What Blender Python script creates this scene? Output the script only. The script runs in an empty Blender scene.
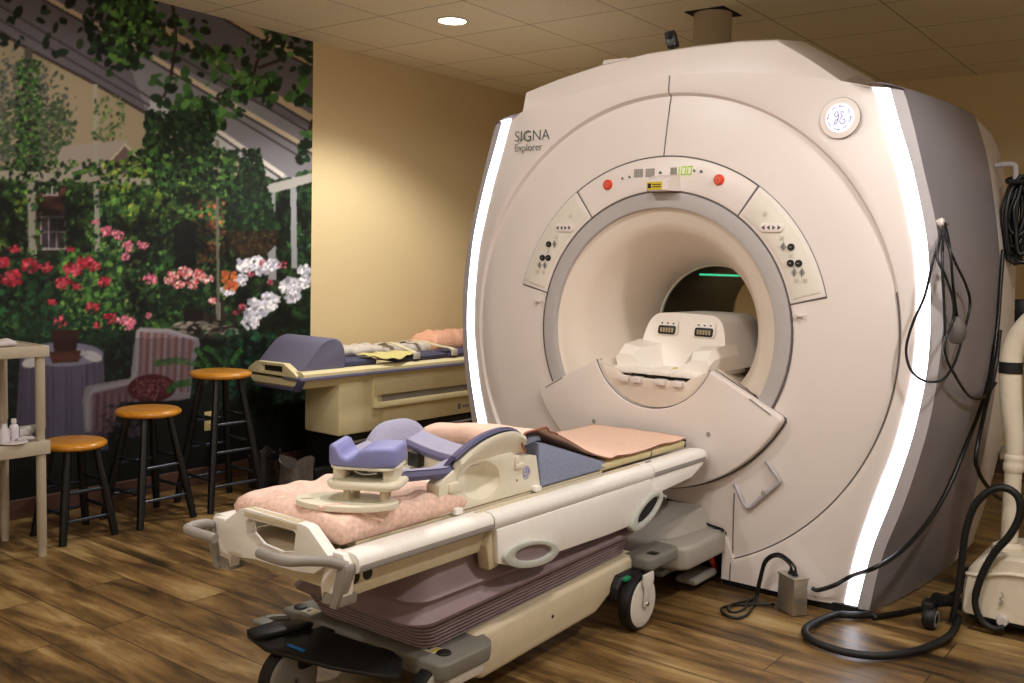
import bpy, bmesh, math, random
import numpy as np
from mathutils import Vector, Matrix
random.seed(7)
C = bpy.context.scene.collection
PI = math.pi

# ------------------------------------------------------------------ materials
def lin(c):
    return tuple(((v/255)/12.92 if v/255 <= .04045 else ((v/255+.055)/1.055)**2.4) for v in c)
def mat(name, rgb, rough=.5, metal=0., var=.06, scale=30., bump=0., emit=None, strength=0., trans=0., spec=.5, alpha=1., coat=0.):
    m = bpy.data.materials.new(name); m.use_nodes = True
    nt = m.node_tree; b = nt.nodes['Principled BSDF']
    c = lin(rgb)
    b.inputs['Roughness'].default_value = rough; b.inputs['Metallic'].default_value = metal
    b.inputs['Specular IOR Level'].default_value = spec
    b.inputs['Alpha'].default_value = alpha
    b.inputs['Coat Weight'].default_value = coat
    if trans: b.inputs['Transmission Weight'].default_value = trans
    tc = nt.nodes.new('ShaderNodeTexCoord'); n = nt.nodes.new('ShaderNodeTexNoise')
    n.inputs['Scale'].default_value = scale; n.inputs['Detail'].default_value = 4
    nt.links.new(tc.outputs['Object'], n.inputs['Vector'])
    r = nt.nodes.new('ShaderNodeValToRGB')
    r.color_ramp.elements[0].position = .3; r.color_ramp.elements[1].position = .7
    r.color_ramp.elements[0].color = tuple(v*(1-var) for v in c)+(1,)
    r.color_ramp.elements[1].color = tuple(min(1, v*(1+var)) for v in c)+(1,)
    nt.links.new(n.outputs['Fac'], r.inputs['Fac']); nt.links.new(r.outputs['Color'], b.inputs['Base Color'])
    if bump:
        bp = nt.nodes.new('ShaderNodeBump'); bp.inputs['Strength'].default_value = bump; bp.inputs['Distance'].default_value = .004
        nt.links.new(n.outputs['Fac'], bp.inputs['Height']); nt.links.new(bp.outputs['Normal'], b.inputs['Normal'])
    if emit:
        b.inputs['Emission Color'].default_value = lin(emit)+(1,); b.inputs['Emission Strength'].default_value = strength
    return m
M = {}
def dm(k, *a, **kw): M[k] = mat(k, *a, **kw)
dm('white_shell', (226,215,210), .38, var=.012, scale=3)
dm('coil_white', (246,239,232), .4, var=.01, scale=4)
dm('shell_line', (92,84,82), .6)
dm('panel_beige', (222,214,203), .45, var=.012, scale=3)
dm('ring_grey', (178,172,172), .5, metal=0., var=.02)
dm('side_grey', (146,140,148), .36, metal=.15, var=.03, scale=4)
dm('trim_grey', (178,172,176), .4, var=.02)
dm('bore_white', (226,212,198), .5, var=.02, scale=4)
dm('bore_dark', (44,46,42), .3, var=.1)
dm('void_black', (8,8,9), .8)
dm('black_plastic', (12,12,13), .45)
dm('black_rubber', (9,9,10), .55)
dm('black_cable', (7,7,9), .4)
dm('strip_light', (250,250,255), .4, emit=(236,240,255), strength=3.2)
dm('badge_light', (120,116,130), .4, emit=(250,246,255), strength=.62)
dm('badge_ink', (120,100,180), .5)
dm('sign_ink', (70,82,78), .5)
dm('red_button', (226,70,38), .4)
dm('display_green', (30,40,2), .4, emit=(170,210,4), strength=.5)
dm('display_grey', (150,146,140), .5, var=.25, scale=400)
dm('yellow_label', (205,180,40), .5)
dm('table_white', (247,243,238), .4, var=.02)
dm('table_cream', (210,196,168), .5, var=.03)
dm('table_grey', (150,144,138), .5, var=.03)
dm('dock_grey', (164,158,150), .5, var=.03)
dm('handle_ring', (188,190,182), .45)
dm('bellows', (146,126,130), .7, var=.08, scale=14, bump=.1)
dm('bumper_grey', (118,114,106), .55, var=.05)
dm('wheel_white', (214,208,200), .45)
dm('steel', (196,190,178), .32, metal=.85, var=.08, scale=60)
dm('chrome', (190,190,192), .2, metal=1.)
dm('coil_purple', (136,138,194), .5, var=.04)
dm('pad_lilac', (160,158,184), .75, var=.06, scale=90, bump=.15)
dm('pad_slate', (92,90,122), .7, var=.06, scale=60)
dm('coil_cream', (234,226,206), .45, var=.02)
dm('coil_clear', (208,204,186), .3, var=.02)
dm('blue_foam', (146,154,184), .85, var=.14, scale=120, bump=.3)
dm('sheet_pink', (240,202,182), .85, var=.05, scale=50, bump=.1)
dm('sheet_pink_edge', (160,104,84), .85)
dm('quilt_pink', (236,200,184), .9, var=.16, scale=70, bump=.7)
dm('blanket_orange', (226,172,142), .9, var=.12, scale=60, bump=.5)
dm('old_cream', (222,208,162), .5, var=.03)
dm('old_blue_trim', (112,112,138), .5)
dm('foam_slate', (104,102,124), .75, var=.05, scale=80)
dm('navy_pad', (66,68,96), .7, var=.06)
dm('white_fabric', (206,196,184), .9, var=.1, scale=40, bump=.4)
dm('yellow_cloth', (208,196,128), .9, var=.08, scale=60, bump=.3)
dm('strap_cream', (214,204,166), .8, var=.05)
dm('stool_black', (5,6,8), .35)
dm('rung_dark', (40,46,54), .25, metal=.3)
dm('shelf_taupe', (176,162,142), .55, var=.03)
dm('bottle_white', (206,198,206), .4)
dm('paper_white', (196,188,186), .7)
dm('crinkle', (168,160,158), .35, var=.3, scale=60, bump=.6)
dm('cart_ivory', (216,204,184), .45, var=.03)
dm('outlet_ivory', (196,176,124), .5)
dm('fabric_grey', (148,138,140), .8)
dm('blue_mark', (20,110,190), .5)
dm('sticker', (206,200,180), .6)
dm('green_part', (20,130,90), .5)
dm('baseboard', (74,48,36), .5, var=.1)
dm('duct', (176,160,132), .5, var=.03)
dm('lamp_trim', (220,212,196), .5)
dm('lamp_glow', (255,250,240), .5, emit=(255,240,214), strength=9.)
dm('green_glow', (70,190,150), .5, emit=(60,190,140), strength=.55)
dm('bag_film', (92,84,80), .16, var=.2, scale=25, bump=.5, trans=.0)
dm('bag_dark', (40,36,36), .25, var=.3, scale=25, bump=.5)
dm('camera_black', (26,22,20), .4)

def wood_seat():
    m = mat('stool_wood', (206,138,38), .28, coat=.3)
    nt = m.node_tree; b = nt.nodes['Principled BSDF']
    tc = nt.nodes.new('ShaderNodeTexCoord'); mp = nt.nodes.new('ShaderNodeMapping')
    mp.inputs['Scale'].default_value = (40, 4, 4); mp.inputs['Rotation'].default_value = (0, 0, .5)
    n = nt.nodes.new('ShaderNodeTexNoise'); n.inputs['Scale'].default_value = 1.2; n.inputs['Detail'].default_value = 6
    r = nt.nodes.new('ShaderNodeValToRGB'); r.color_ramp.elements[0].color = lin((176,104,22))+(1,); r.color_ramp.elements[1].color = lin((224,160,52))+(1,)
    nt.links.new(tc.outputs['Object'], mp.inputs['Vector']); nt.links.new(mp.outputs[0], n.inputs['Vector'])
    nt.links.new(n.outputs['Fac'], r.inputs['Fac']); nt.links.new(r.outputs['Color'], b.inputs['Base Color'])
    return m
M['stool_wood'] = wood_seat()

def floor_mat():
    m = bpy.data.materials.new('rustic_planks'); m.use_nodes = True
    nt = m.node_tree; b = nt.nodes['Principled BSDF']; N = nt.nodes.new; K = nt.links.new
    tc = N('ShaderNodeTexCoord'); sp = N('ShaderNodeSeparateXYZ'); cb = N('ShaderNodeCombineXYZ')
    K(tc.outputs['Object'], sp.inputs[0]); K(sp.outputs['Y'], cb.inputs['X']); K(sp.outputs['X'], cb.inputs['Y'])
    br = N('ShaderNodeTexBrick'); K(cb.outputs[0], br.inputs['Vector'])
    br.inputs['Scale'].default_value = 1; br.inputs['Brick Width'].default_value = 1.22; br.inputs['Row Height'].default_value = .18
    br.inputs['Mortar Size'].default_value = .0022; br.inputs['Color1'].default_value = (0,0,0,1); br.inputs['Color2'].default_value = (1,1,1,1)
    br.inputs['Mortar'].default_value = (.2,.2,.2,1); br.offset = .37
    mp = N('ShaderNodeMapping'); mp.inputs['Scale'].default_value = (2.0, 12, 1); K(cb.outputs[0], mp.inputs['Vector'])
    ad = N('ShaderNodeVectorMath'); ad.operation = 'MULTIPLY_ADD'
    K(br.outputs['Color'], ad.inputs[0]); ad.inputs[1].default_value = (7, 3, 5); K(mp.outputs[0], ad.inputs[2])
    n1 = N('ShaderNodeTexNoise'); n1.inputs['Scale'].default_value = 1; n1.inputs['Detail'].default_value = 8; n1.inputs['Roughness'].default_value = .68; n1.inputs['Distortion'].default_value = .5
    K(ad.outputs[0], n1.inputs['Vector'])
    mp2 = N('ShaderNodeMapping'); mp2.inputs['Scale'].default_value = (1.4, 4.5, 1); K(cb.outputs[0], mp2.inputs['Vector'])
    n2 = N('ShaderNodeTexNoise'); n2.inputs['Scale'].default_value = 1.6; n2.inputs['Detail'].default_value = 5; K(mp2.outputs[0], n2.inputs['Vector'])
    mx = N('ShaderNodeMath'); mx.operation = 'MULTIPLY_ADD'; K(n1.outputs['Fac'], mx.inputs[0]); mx.inputs[1].default_value = .62
    m2 = N('ShaderNodeMath'); m2.operation = 'MULTIPLY'; K(n2.outputs['Fac'], m2.inputs[0]); m2.inputs[1].default_value = .38
    K(m2.outputs[0], mx.inputs[2])
    m3 = N('ShaderNodeMath'); m3.operation = 'MULTIPLY_ADD'; K(br.outputs['Color'], m3.inputs[0]); m3.inputs[1].default_value = .09; K(mx.outputs[0], m3.inputs[2])
    r = N('ShaderNodeValToRGB'); e = r.color_ramp.elements
    e[0].position = .40; e[0].color = lin((44,32,17))+(1,)
    e[1].position = .70; e[1].color = lin((172,146,98))+(1,)
    x = e.new(.50); x.color = lin((94,70,38))+(1,)
    x = e.new(.58); x.color = lin((130,100,58))+(1,)
    K(m3.outputs[0], r.inputs['Fac'])
    mm = N('ShaderNodeMix'); mm.data_type = 'RGBA'; K(br.outputs['Fac'], mm.inputs['Factor']); K(r.outputs['Color'], mm.inputs['A'])
    mm.inputs['B'].default_value = lin((44,30,16))+(1,)
    K(mm.outputs['Result'], b.inputs['Base Color'])
    rr = N('ShaderNodeMapRange'); K(n1.outputs['Fac'], rr.inputs['Value']); rr.inputs['To Min'].default_value = .3; rr.inputs['To Max'].default_value = .5
    K(rr.outputs[0], b.inputs['Roughness'])
    bp = N('ShaderNodeBump'); bp.inputs['Strength'].default_value = .12; bp.inputs['Distance'].default_value = .004
    K(n1.outputs['Fac'], bp.inputs['Height']); K(bp.outputs[0], b.inputs['Normal'])
    return m
def ceiling_mat():
    m = bpy.data.materials.new('ceiling_tiles'); m.use_nodes = True
    nt = m.node_tree; b = nt.nodes['Principled BSDF']; N = nt.nodes.new; K = nt.links.new
    tc = N('ShaderNodeTexCoord'); mp = N('ShaderNodeMapping'); K(tc.outputs['Object'], mp.inputs['Vector'])
    mp.inputs['Location'].default_value = (-3.381+5*.593, -1.596+5*.61, 0)
    br = N('ShaderNodeTexBrick'); K(mp.outputs[0], br.inputs['Vector']); br.offset = 0
    br.inputs['Scale'].default_value = 1; br.inputs['Brick Width'].default_value = .593; br.inputs['Row Height'].default_value = .61
    br.inputs['Mortar Size'].default_value = .004; br.inputs['Mortar Smooth'].default_value = .6
    br.inputs['Color1'].default_value = lin((246,234,204))+(1,); br.inputs['Color2'].default_value = lin((242,230,200))+(1,)
    br.inputs['Mortar'].default_value = lin((120,106,84))+(1,)
    n = N('ShaderNodeTexNoise'); n.inputs['Scale'].default_value = 90; n.inputs['Detail'].default_value = 5; K(tc.outputs['Object'], n.inputs['Vector'])
    mr = N('ShaderNodeMapRange'); K(n.outputs['Fac'], mr.inputs['Value']); mr.inputs['From Min'].default_value = .3; mr.inputs['From Max'].default_value = .7
    mr.inputs['To Min'].default_value = .86; mr.inputs['To Max'].default_value = 1.06
    mu = N('ShaderNodeVectorMath'); mu.operation = 'SCALE'; K(br.outputs['Color'], mu.inputs[0]); K(mr.outputs[0], mu.inputs['Scale'])
    K(mu.outputs[0], b.inputs['Base Color']); b.inputs['Roughness'].default_value = .9
    bp = N('ShaderNodeBump'); bp.inputs['Strength'].default_value = .3; bp.inputs['Distance'].default_value = .003
    K(n.outputs['Fac'], bp.inputs['Height']); K(bp.outputs[0], b.inputs['Normal'])
    return m
M['floor'] = floor_mat(); M['ceiling'] = ceiling_mat()
dm('wall_white', (236,228,212), .75, var=.02, scale=60, bump=.05)
dm('wall_cream', (222,199,152), .75, var=.02, scale=60, bump=.05)

# ------------------------------------------------------------------ geometry helpers
class MB:
    def __init__(s): s.v = []; s.f = []; s.m = []
    def add(s, vs, fs, mi=0):
        o = len(s.v); s.v += [tuple(v) for v in vs]; s.f += [tuple(i+o for i in f) for f in fs]; s.m += [mi]*len(fs); return s
    def bm(s, b, mi=0):
        b.verts.index_update()
        s.add([v.co[:] for v in b.verts], [[v.index for v in f.verts] for f in b.faces], mi); b.free(); return s
    def box(s, lo, hi, bev=0., mi=0, seg=2, T=None):
        b = bmesh.new(); bmesh.ops.create_cube(b, size=1)
        for v in b.verts: v.co = Vector([(lo[i]+hi[i])/2+v.co[i]*(hi[i]-lo[i]) for i in range(3)])
        if bev: bmesh.ops.bevel(b, geom=b.edges[:], offset=min(bev, .49*min(abs(hi[i]-lo[i]) for i in range(3))), segments=seg, affect='EDGES', profile=.5)
        if T:
            for v in b.verts: v.co = Vector(T(*v.co))
        return s.bm(b, mi)
    def prism(s, pts, mp, d0, d1, bev=0., mi=0, seg=2):
        b = bmesh.new()
        A = [b.verts.new(mp(p[0], p[1], d0)) for p in pts]; B = [b.verts.new(mp(p[0], p[1], d1)) for p in pts]
        n = len(pts)
        b.faces.new(A); b.faces.new(B[::-1])
        for i in range(n): b.faces.new((A[i], B[i], B[(i+1) % n], A[(i+1) % n]))
        bmesh.ops.recalc_face_normals(b, faces=b.faces[:])
        if bev:
            es = [e for e in b.edges if len(e.link_faces) == 2 and e.calc_face_angle(0) > .5]
            bmesh.ops.bevel(b, geom=es, offset=bev, segments=seg, affect='EDGES', profile=.5, clamp_overlap=True)
        return s.bm(b, mi)
    def hole(s, outer, inner, mp, d0, d1, bev=0., mi=0, n=64):
        cx = sum(p[0] for p in inner)/len(inner); cy = sum(p[1] for p in inner)/len(inner)
        def cast(poly, a):
            best = 0; dx, dy = math.cos(a), math.sin(a)
            for i in range(len(poly)):
                x1, y1 = poly[i][0]-cx, poly[i][1]-cy; x2, y2 = poly[(i+1) % len(poly)][0]-cx, poly[(i+1) % len(poly)][1]-cy
                den = dx*(y2-y1)-dy*(x2-x1)
                if abs(den) < 1e-12: continue
                t = (x1*(y2-y1)-y1*(x2-x1))/den; u = (x1*dy-y1*dx)/den
                if -1e-6 <= u <= 1+1e-6 and t > best: best = t
            return (cx+dx*best, cy+dy*best)
        an = [2*PI*i/n for i in range(n)]
        for P in (outer, inner): an += [math.atan2(p[1]-cy, p[0]-cx) % (2*PI) for p in P]
        an = sorted(set(round(a, 5) for a in an))
        O = [cast(outer, a) for a in an]; I = [cast(inner, a) for a in an]; k = len(an)
        b = bmesh.new()
        q = [[b.verts.new(mp(p[0], p[1], d)) for p in L] for L, d in ((O, d0), (I, d0), (O, d1), (I, d1))]
        for i in range(k):
            j = (i+1) % k
            b.faces.new((q[0][i], q[0][j], q[1][j], q[1][i])); b.faces.new((q[2][i], q[3][i], q[3][j], q[2][j]))
            b.faces.new((q[0][i], q[2][i], q[2][j], q[0][j])); b.faces.new((q[1][i], q[1][j], q[3][j], q[3][i]))
        bmesh.ops.remove_doubles(b, verts=b.verts[:], dist=1e-5)
        bmesh.ops.recalc_face_normals(b, faces=b.faces[:])
        if bev:
            es = [e for e in b.edges if len(e.link_faces) == 2 and e.calc_face_angle(0) > .7]
            bmesh.ops.bevel(b, geom=es, offset=bev, segments=2, affect='EDGES', profile=.5, clamp_overlap=True)
        return s.bm(b, mi)
    def loft(s, rings, cap=(True, True), closed=True, mi=0):
        n = len(rings[0]); vs = [p for r in rings for p in r]; fs = []
        for a in range(len(rings)-1):
            for i in range(n if closed else n-1):
                j = (i+1) % n
                fs.append((a*n+i, a*n+j, (a+1)*n+j, (a+1)*n+i))
        if cap[0]: fs.append(tuple(range(n))[::-1])
        if cap[1]: fs.append(tuple((len(rings)-1)*n+i for i in range(n)))
        return s.add(vs, fs, mi)
    def lathe(s, prof, c, axis='z', n=32, mi=0, a0=0, a1=2*PI, cap=False):
        full = abs(a1-a0-2*PI) < 1e-6; k = n if full else n+1
        def pt(r, h, a):
            x, y = r*math.cos(a), r*math.sin(a)
            if axis == 'z': return (c[0]+x, c[1]+y, c[2]+h)
            if axis == 'x': return (c[0]+h, c[1]+x, c[2]+y)
            return (c[0]+x, c[1]+h, c[2]+y)
        rings = [[pt(r, h, a0+(a1-a0)*i/n) for i in range(k)] for r, h in prof]
        return s.loft(rings, (cap, cap), full, mi)
    def tube(s, pts, r, n=10, mi=0, sub=6, cap=True, smooth=True, rad=None):
        P = [Vector(p) for p in pts]
        if smooth and len(P) > 2:
            Q = []; R = []
            for i in range(len(P)-1):
                p0 = P[max(i-1, 0)]; p1 = P[i]; p2 = P[i+1]; p3 = P[min(i+2, len(P)-1)]
                for k in range(sub):
                    t = k/sub
                    Q.append(.5*((2*p1)+(p2-p0)*t+(2*p0-5*p1+4*p2-p3)*t*t+(3*p1-p0-3*p2+p3)*t**3))
                    R.append(rad[i]*(1-t)+rad[i+1]*t if rad else r)
            Q.append(P[-1]); R.append(rad[-1] if rad else r)
        else: Q = P; R = rad or [r]*len(P)
        rings = []; up = None
        for i, p in enumerate(Q):
            t = (Q[min(i+1, len(Q)-1)]-Q[max(i-1, 0)])
            t = t.normalized() if t.length > 1e-9 else Vector((0,0,1))
            if up is None: up = t.orthogonal().normalized()
            up = (up-t*up.dot(t)); up = up.normalized() if up.length > 1e-6 else t.orthogonal().normalized()
            w = t.cross(up)
            rings.append([p+R[i]*(math.cos(a)*up+math.sin(a)*w) for a in [2*PI*k/n for k in range(n)]])
        return s.loft(rings, (cap, cap), True, mi)

OFF = {}
def link(name, mb, mats, parent=None, smooth=40, **props):
    off = OFF.get(parent.name, Vector((0,0,0))) if parent else Vector((0,0,0))
    me = bpy.data.meshes.new(name)
    me.from_pydata([tuple(Vector(v)-off) for v in mb.v], [], mb.f)
    b = bmesh.new(); b.from_mesh(me); bmesh.ops.recalc_face_normals(b, faces=b.faces[:]); b.to_mesh(me); b.free()
    if not isinstance(mats, (list, tuple)): mats = [mats]
    for m in mats: me.materials.append(M[m])
    me.polygons.foreach_set('material_index', mb.m)
    me.polygons.foreach_set('use_smooth', [smooth > 0]*len(me.polygons))
    if smooth > 0: me.set_sharp_from_angle(angle=math.radians(smooth))
    o = bpy.data.objects.new(name, me); C.objects.link(o)
    if parent: o.parent = parent; OFF[o.name] = off
    for k, v in props.items(): o[k] = v
    return o
def thing(name, loc, label, cat, group=None):
    o = bpy.data.objects.new(name, None); C.objects.link(o); o.location = loc; o.empty_display_size = .05
    o['label'] = label; o['category'] = cat
    if group: o['group'] = group
    OFF[o.name] = Vector(loc)
    return o
def solo(name, mb, mats, label, cat, group=None, smooth=40):
    """a thing that is one mesh: origin at its base"""
    lo = [min(v[i] for v in mb.v) for i in range(3)]; hi = [max(v[i] for v in mb.v) for i in range(3)]
    base = Vector(((lo[0]+hi[0])/2, (lo[1]+hi[1])/2, lo[2]))
    mb.v = [tuple(Vector(v)-base) for v in mb.v]
    o = link(name, mb, mats, None, smooth); o.location = base; o['label'] = label; o['category'] = cat
    if group: o['group'] = group
    OFF[o.name] = base
    return o
def struct(name, mb, mats, smooth=0): return link(name, mb, mats, None, smooth, kind='structure')
def interp(tab, x):
    xs = [t[0] for t in tab]; ys = [t[1] for t in tab]
    if xs[0] > xs[-1]: xs, ys = xs[::-1], ys[::-1]
    return float(np.interp(x, xs, ys))
def smooth_tab(tab, n=40):
    """Catmull-Rom resample of (x, y) pairs"""
    P = [Vector((a, b)) for a, b in tab]; out = []
    k = max(2, n//(len(P)-1))
    for i in range(len(P)-1):
        p0 = P[max(i-1, 0)]; p1 = P[i]; p2 = P[i+1]; p3 = P[min(i+2, len(P)-1)]
        for j in range(k):
            t = j/k; q = .5*((2*p1)+(p2-p0)*t+(2*p0-5*p1+4*p2-p3)*t*t+(3*p1-p0-3*p2+p3)*t**3); out.append((q.x, q.y))
    out.append(tuple(P[-1])); return out
def rrect(x0, x1, y0, y1, r, n=6):
    o = []
    for cx, cy, a in ((x1-r, y1-r, 0), (x0+r, y1-r, PI/2), (x0+r, y0+r, PI), (x1-r, y0+r, 1.5*PI)):
        for i in range(n+1): o.append((cx+r*math.cos(a+PI/2*i/n), cy+r*math.sin(a+PI/2*i/n)))
    return o
def ell(cx, cy, a, b, n=28, rot=0):
    return [(cx+a*math.cos(t)*math.cos(rot)-b*math.sin(t)*math.sin(rot), cy+a*math.cos(t)*math.sin(rot)+b*math.sin(t)*math.cos(rot)) for t in [2*PI*i/n for i in range(n)]]
XY = lambda a, b, d: (a, b, d)
XZ = lambda a, b, d: (a, d, b)
YZ = lambda a, b, d: (d, a, b)
AX = 2.078                       # the scanner's and the table's axis
U = lambda u, z, d: (d, AX+u, z)  # across the scanner front, up, into the room
def plate(mb, *a, **k): return mb

# ------------------------------------------------------------------ the room
HC = 2.745; YW = 4.88; XB = 7.3; YR = -1.7; XF = -1.6
struct('floor', MB().box((XF-.1, YR-.1, -.1), (XB+.1, YW+.1, 0)), 'floor')
struct('ceiling', MB().box((XF-.1, YR-.1, HC), (XB+.1, YW+.1, HC+.1)), 'ceiling')
struct('wall_left', MB().box((XF-.1, YW, 0), (XB+.1, YW+.1, HC)), 'wall_cream')
struct('wall_back', MB().box((XB, YR, 0), (XB+.1, YW, HC)), 'wall_cream')
struct('wall_right', MB().box((XF-.1, YR-.1, 0), (XB+.1, YR, HC)), 'wall_white')
struct('wall_front', MB().box((XF-.1, YR, 0), (XF, YW, HC)), 'wall_white')
struct('baseboard_left', MB().box((XF, YW-.016, 0), (XB, YW, .1), .004), 'baseboard')
struct('baseboard_back', MB().box((XB-.016, YR, 0), (XB, YW-.016, .1), .004), 'baseboard')

# ------------------------------------------------------------------ the printed garden-room wall mural (a flat print, drawn in code)
def paint_mural():
    rs = np.random.RandomState(5); K = 2; X0, Y0, X1, Y1 = -140, -20, 320, 540
    W, H = (X1-X0)*K, (Y1-Y0)*K
    img = np.zeros((H, W, 3), np.float32); img[:] = (12, 20, 13)
    def blend(x0, x1, y0, y1, mask, c, a=1.):
        s = img[y0:y1, x0:x1]; w = (mask*a)[..., None]; s[:] = s*(1-w)+np.array(c, np.float32)*w
    def poly(c, pts, a=1.):
        P = [((x-X0)*K, (y-Y0)*K) for x, y in pts]
        x0 = max(0, int(min(p[0] for p in P))); x1 = min(W, int(max(p[0] for p in P))+2)
        y0 = max(0, int(min(p[1] for p in P))); y1 = min(H, int(max(p[1] for p in P))+2)
        if x1 <= x0 or y1 <= y0: return
        yy, xx = np.mgrid[y0:y1, x0:x1]; xx = xx+.5; yy = yy+.5; ins = np.zeros(xx.shape, bool)
        for i in range(len(P)):
            (xa, ya), (xb, yb) = P[i], P[(i+1) % len(P)]
            if ya == yb: continue
            ins ^= ((ya > yy) != (yb > yy)) & (xx < (xb-xa)*(yy-ya)/(yb-ya)+xa)
        blend(x0, x1, y0, y1, ins.astype(np.float32), c, a)
    def oval(c, x, y, a, b, rot=0., al=1.):
        x, y, a, b = (x-X0)*K, (y-Y0)*K, a*K, b*K; m = max(a, b)+2
        x0, x1, y0, y1 = max(0, int(x-m)), min(W, int(x+m)), max(0, int(y-m)), min(H, int(y+m))
        if x1 <= x0 or y1 <= y0: return
        yy, xx = np.mgrid[y0:y1, x0:x1]; dx, dy = xx-x, yy-y
        p = (dx*math.cos(rot)+dy*math.sin(rot))/a; q = (-dx*math.sin(rot)+dy*math.cos(rot))/b
        blend(x0, x1, y0, y1, np.clip((1-np.sqrt(p*p+q*q))*min(a, b)+.5, 0, 1), c, al)
    def line(c, pts, w, al=1.):
        for (xa, ya), (xb, yb) in zip(pts, pts[1:]):
            L = math.hypot(xb-xa, yb-ya) or 1; nx, ny = -(yb-ya)/L*w/2, (xb-xa)/L*w/2
            poly(c, [(xa+nx, ya+ny), (xb+nx, yb+ny), (xb-nx, yb-ny), (xa-nx, ya-ny)], al)
    def scat(box, n, size, cols, asp=.5, shape=None, al=.95, ang=None):
        x0, y0, x1, y1 = box; n = int(n*1.7); size = (size[0]*.72, size[1]*.72)
        for _ in range(n):
            for _t in range(20):
                x, y = rs.uniform(x0, x1), rs.uniform(y0, y1)
                if shape is None or shape(x, y): break
            else: continue
            c = np.array(cols[rs.randint(len(cols))])*rs.uniform(.75, 1.2); s = rs.uniform(*size)
            oval(np.clip(c, 0, 255), x, y, s, s*asp*rs.uniform(.7, 1.3), rs.uniform(0, PI) if ang is None else ang+rs.uniform(-.5, .5), al)
    def inell(cx, cy, a, b): return lambda x, y: ((x-cx)/a)**2+((y-cy)/b)**2 < rs.uniform(.55, 1.05)
    G1 = [(22,42,20), (30,58,26), (16,30,16), (44,78,34)]; G2 = [(52,92,36), (70,118,44), (36,70,30), (94,140,52)]
    GD = [(14,26,14), (20,36,20), (10,18,12), (28,50,26)]; GY = [(120,150,40), (150,170,50), (84,120,40)]
    # sky, far tree, house
    poly((150,134,104), [(-140,-10), (330,150), (330,200), (-140,200)])
    poly((128,114,90), [(-140,-10), (60,30), (40,110), (-140,120)], .6)
    scat((-140,50,78,175), 900, (1.5,4.5), [(84,82,84), (66,70,70), (58,74,56), (96,94,92), (48,66,46)], .6, inell(-10,115,88,66), .8)
    scat((-10,90,76,175), 420, (1.5,4), [(56,82,44), (40,62,36), (80,104,60), (66,72,60)], .6, inell(34,132,42,42), .85)
    poly((150,138,128), [(52,166), (62,146), (128,140), (112,172), (52,172)]); poly((98,76,74), [(106,166), (124,146), (142,164), (142,174), (106,174)])
    line((176,160,140), [(104,168), (125,144), (143,164)], 2)
    poly((36,30,26), [(-140,176), (330,176), (330,340), (-140,340)])
    poly((92,48,42), [(36,188), (70,188), (70,250), (36,250)]); scat((70,186,110,240), 160, (3,8), [(34,34,26), (46,40,32), (24,28,20)])
    for a in ((42,186,58,196), (40,216,66,250)):
        poly((168,160,158), [(a[0],a[1]), (a[2],a[1]), (a[2],a[3]), (a[0],a[3])])
        for k in range(3):
            w = (a[2]-a[0]-2)/3; x = a[0]+1.2+k*w
            poly((58,50,54), [(x,a[1]+2), (x+w-1.4,a[1]+2), (x+w-1.4,a[3]-2), (x,a[3]-2)])
    line((168,160,158), [(40,232), (66,232)], 1.4)
    scat((66,190,150,330), 700, (2,6), G1+GD, .6); scat((-140,180,40,330), 700, (2,6), G1+GD, .6)
    # glass roof: slats running down to the right
    poly((92,86,94), [(-140,-60), (330,-60), (330,210), (283,182), (200,142), (147,114), (97,85), (26,48), (0,32), (-140,-40)])
    poly((124,122,128), [(120,40), (312,130), (330,210), (283,182), (200,142), (147,114)], .7)
    poly((172,172,172), [(150,96), (205,120), (290,178), (283,184), (200,144), (147,116)], .8)
    for P, w, c in (([(80,-40), (111,0), (160,26), (219,63), (260,88), (312,119)], 7, (170,148,116)), ([(0,-30), (50,0), (97,26), (160,62), (219,97), (301,144), (330,160)], 5, (182,164,136)),
                    ([(150,-30), (251,29), (312,62)], 8, (176,152,120)), ([(160,100), (213,128), (283,176)], 5, (196,190,180))):
        line(c, P, w); line((46,38,38), [(x, y+w*.75) for x, y in P], 2.4, .8)
    for P in ([(-40,-30), (0,6), (90,60), (150,98), (216,132)], [(-60,-20), (0,20), (94,74), (150,106)], [(170,52), (240,92), (312,134)], [(225,112), (305,160)]): line((56,48,50), P, 2.2, .8)
    line((58,50,44), [(-60,-4), (0,32), (26,48), (97,85), (147,114), (200,142), (262,172)], 3.4)
    poly((160,150,134), [(-60,170), (0,169), (150,178), (150,187), (0,181), (-60,182)])
    line((92,84,66), [(-60,182), (0,182), (150,188)], 1.6)
    poly((150,146,140), [(262,186), (312,172), (312,182), (266,196)])
    for x, y0, y1, w, c in ((28,48,178,8,(74,66,56)), (31,182,258,9,(150,146,134)), (95,84,176,5,(150,144,130)), (96,184,256,6,(150,148,140)), (217,140,320,4,(120,116,100)), (272,192,282,10,(134,132,134)), (293,186,270,7,(138,138,142))):
        line(c, [(x, y0), (x+1, y1)], w)
    scat((278,190,312,275), 130, (2,5), [(40,70,50), (60,92,64), (30,52,40)], .6, lambda x, y: abs(x-293) > 5)
    scat((5,60,60,176), 260, (1.5,4), G1+G2, .6, lambda x, y: abs(x-28) < 12)
    # creepers, hanging leaves
    scat((-140,-20,150,60), 60, (4,10), GD, .6)
    scat((84,-8,176,84), 170, (3,8), G1+GD, .65, inell(122,28,42,50)); scat((96,0,170,70), 60, (3,7), G2, .6, inell(130,26,34,40))
    for P in ([(172,0), (176,40), (170,80), (163,98)], [(268,36), (256,64), (250,88)], [(258,68), (280,60), (274,48)], [(226,92), (222,118)], [(312,120), (304,150)]): line((50,34,26), P, 3)
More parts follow.
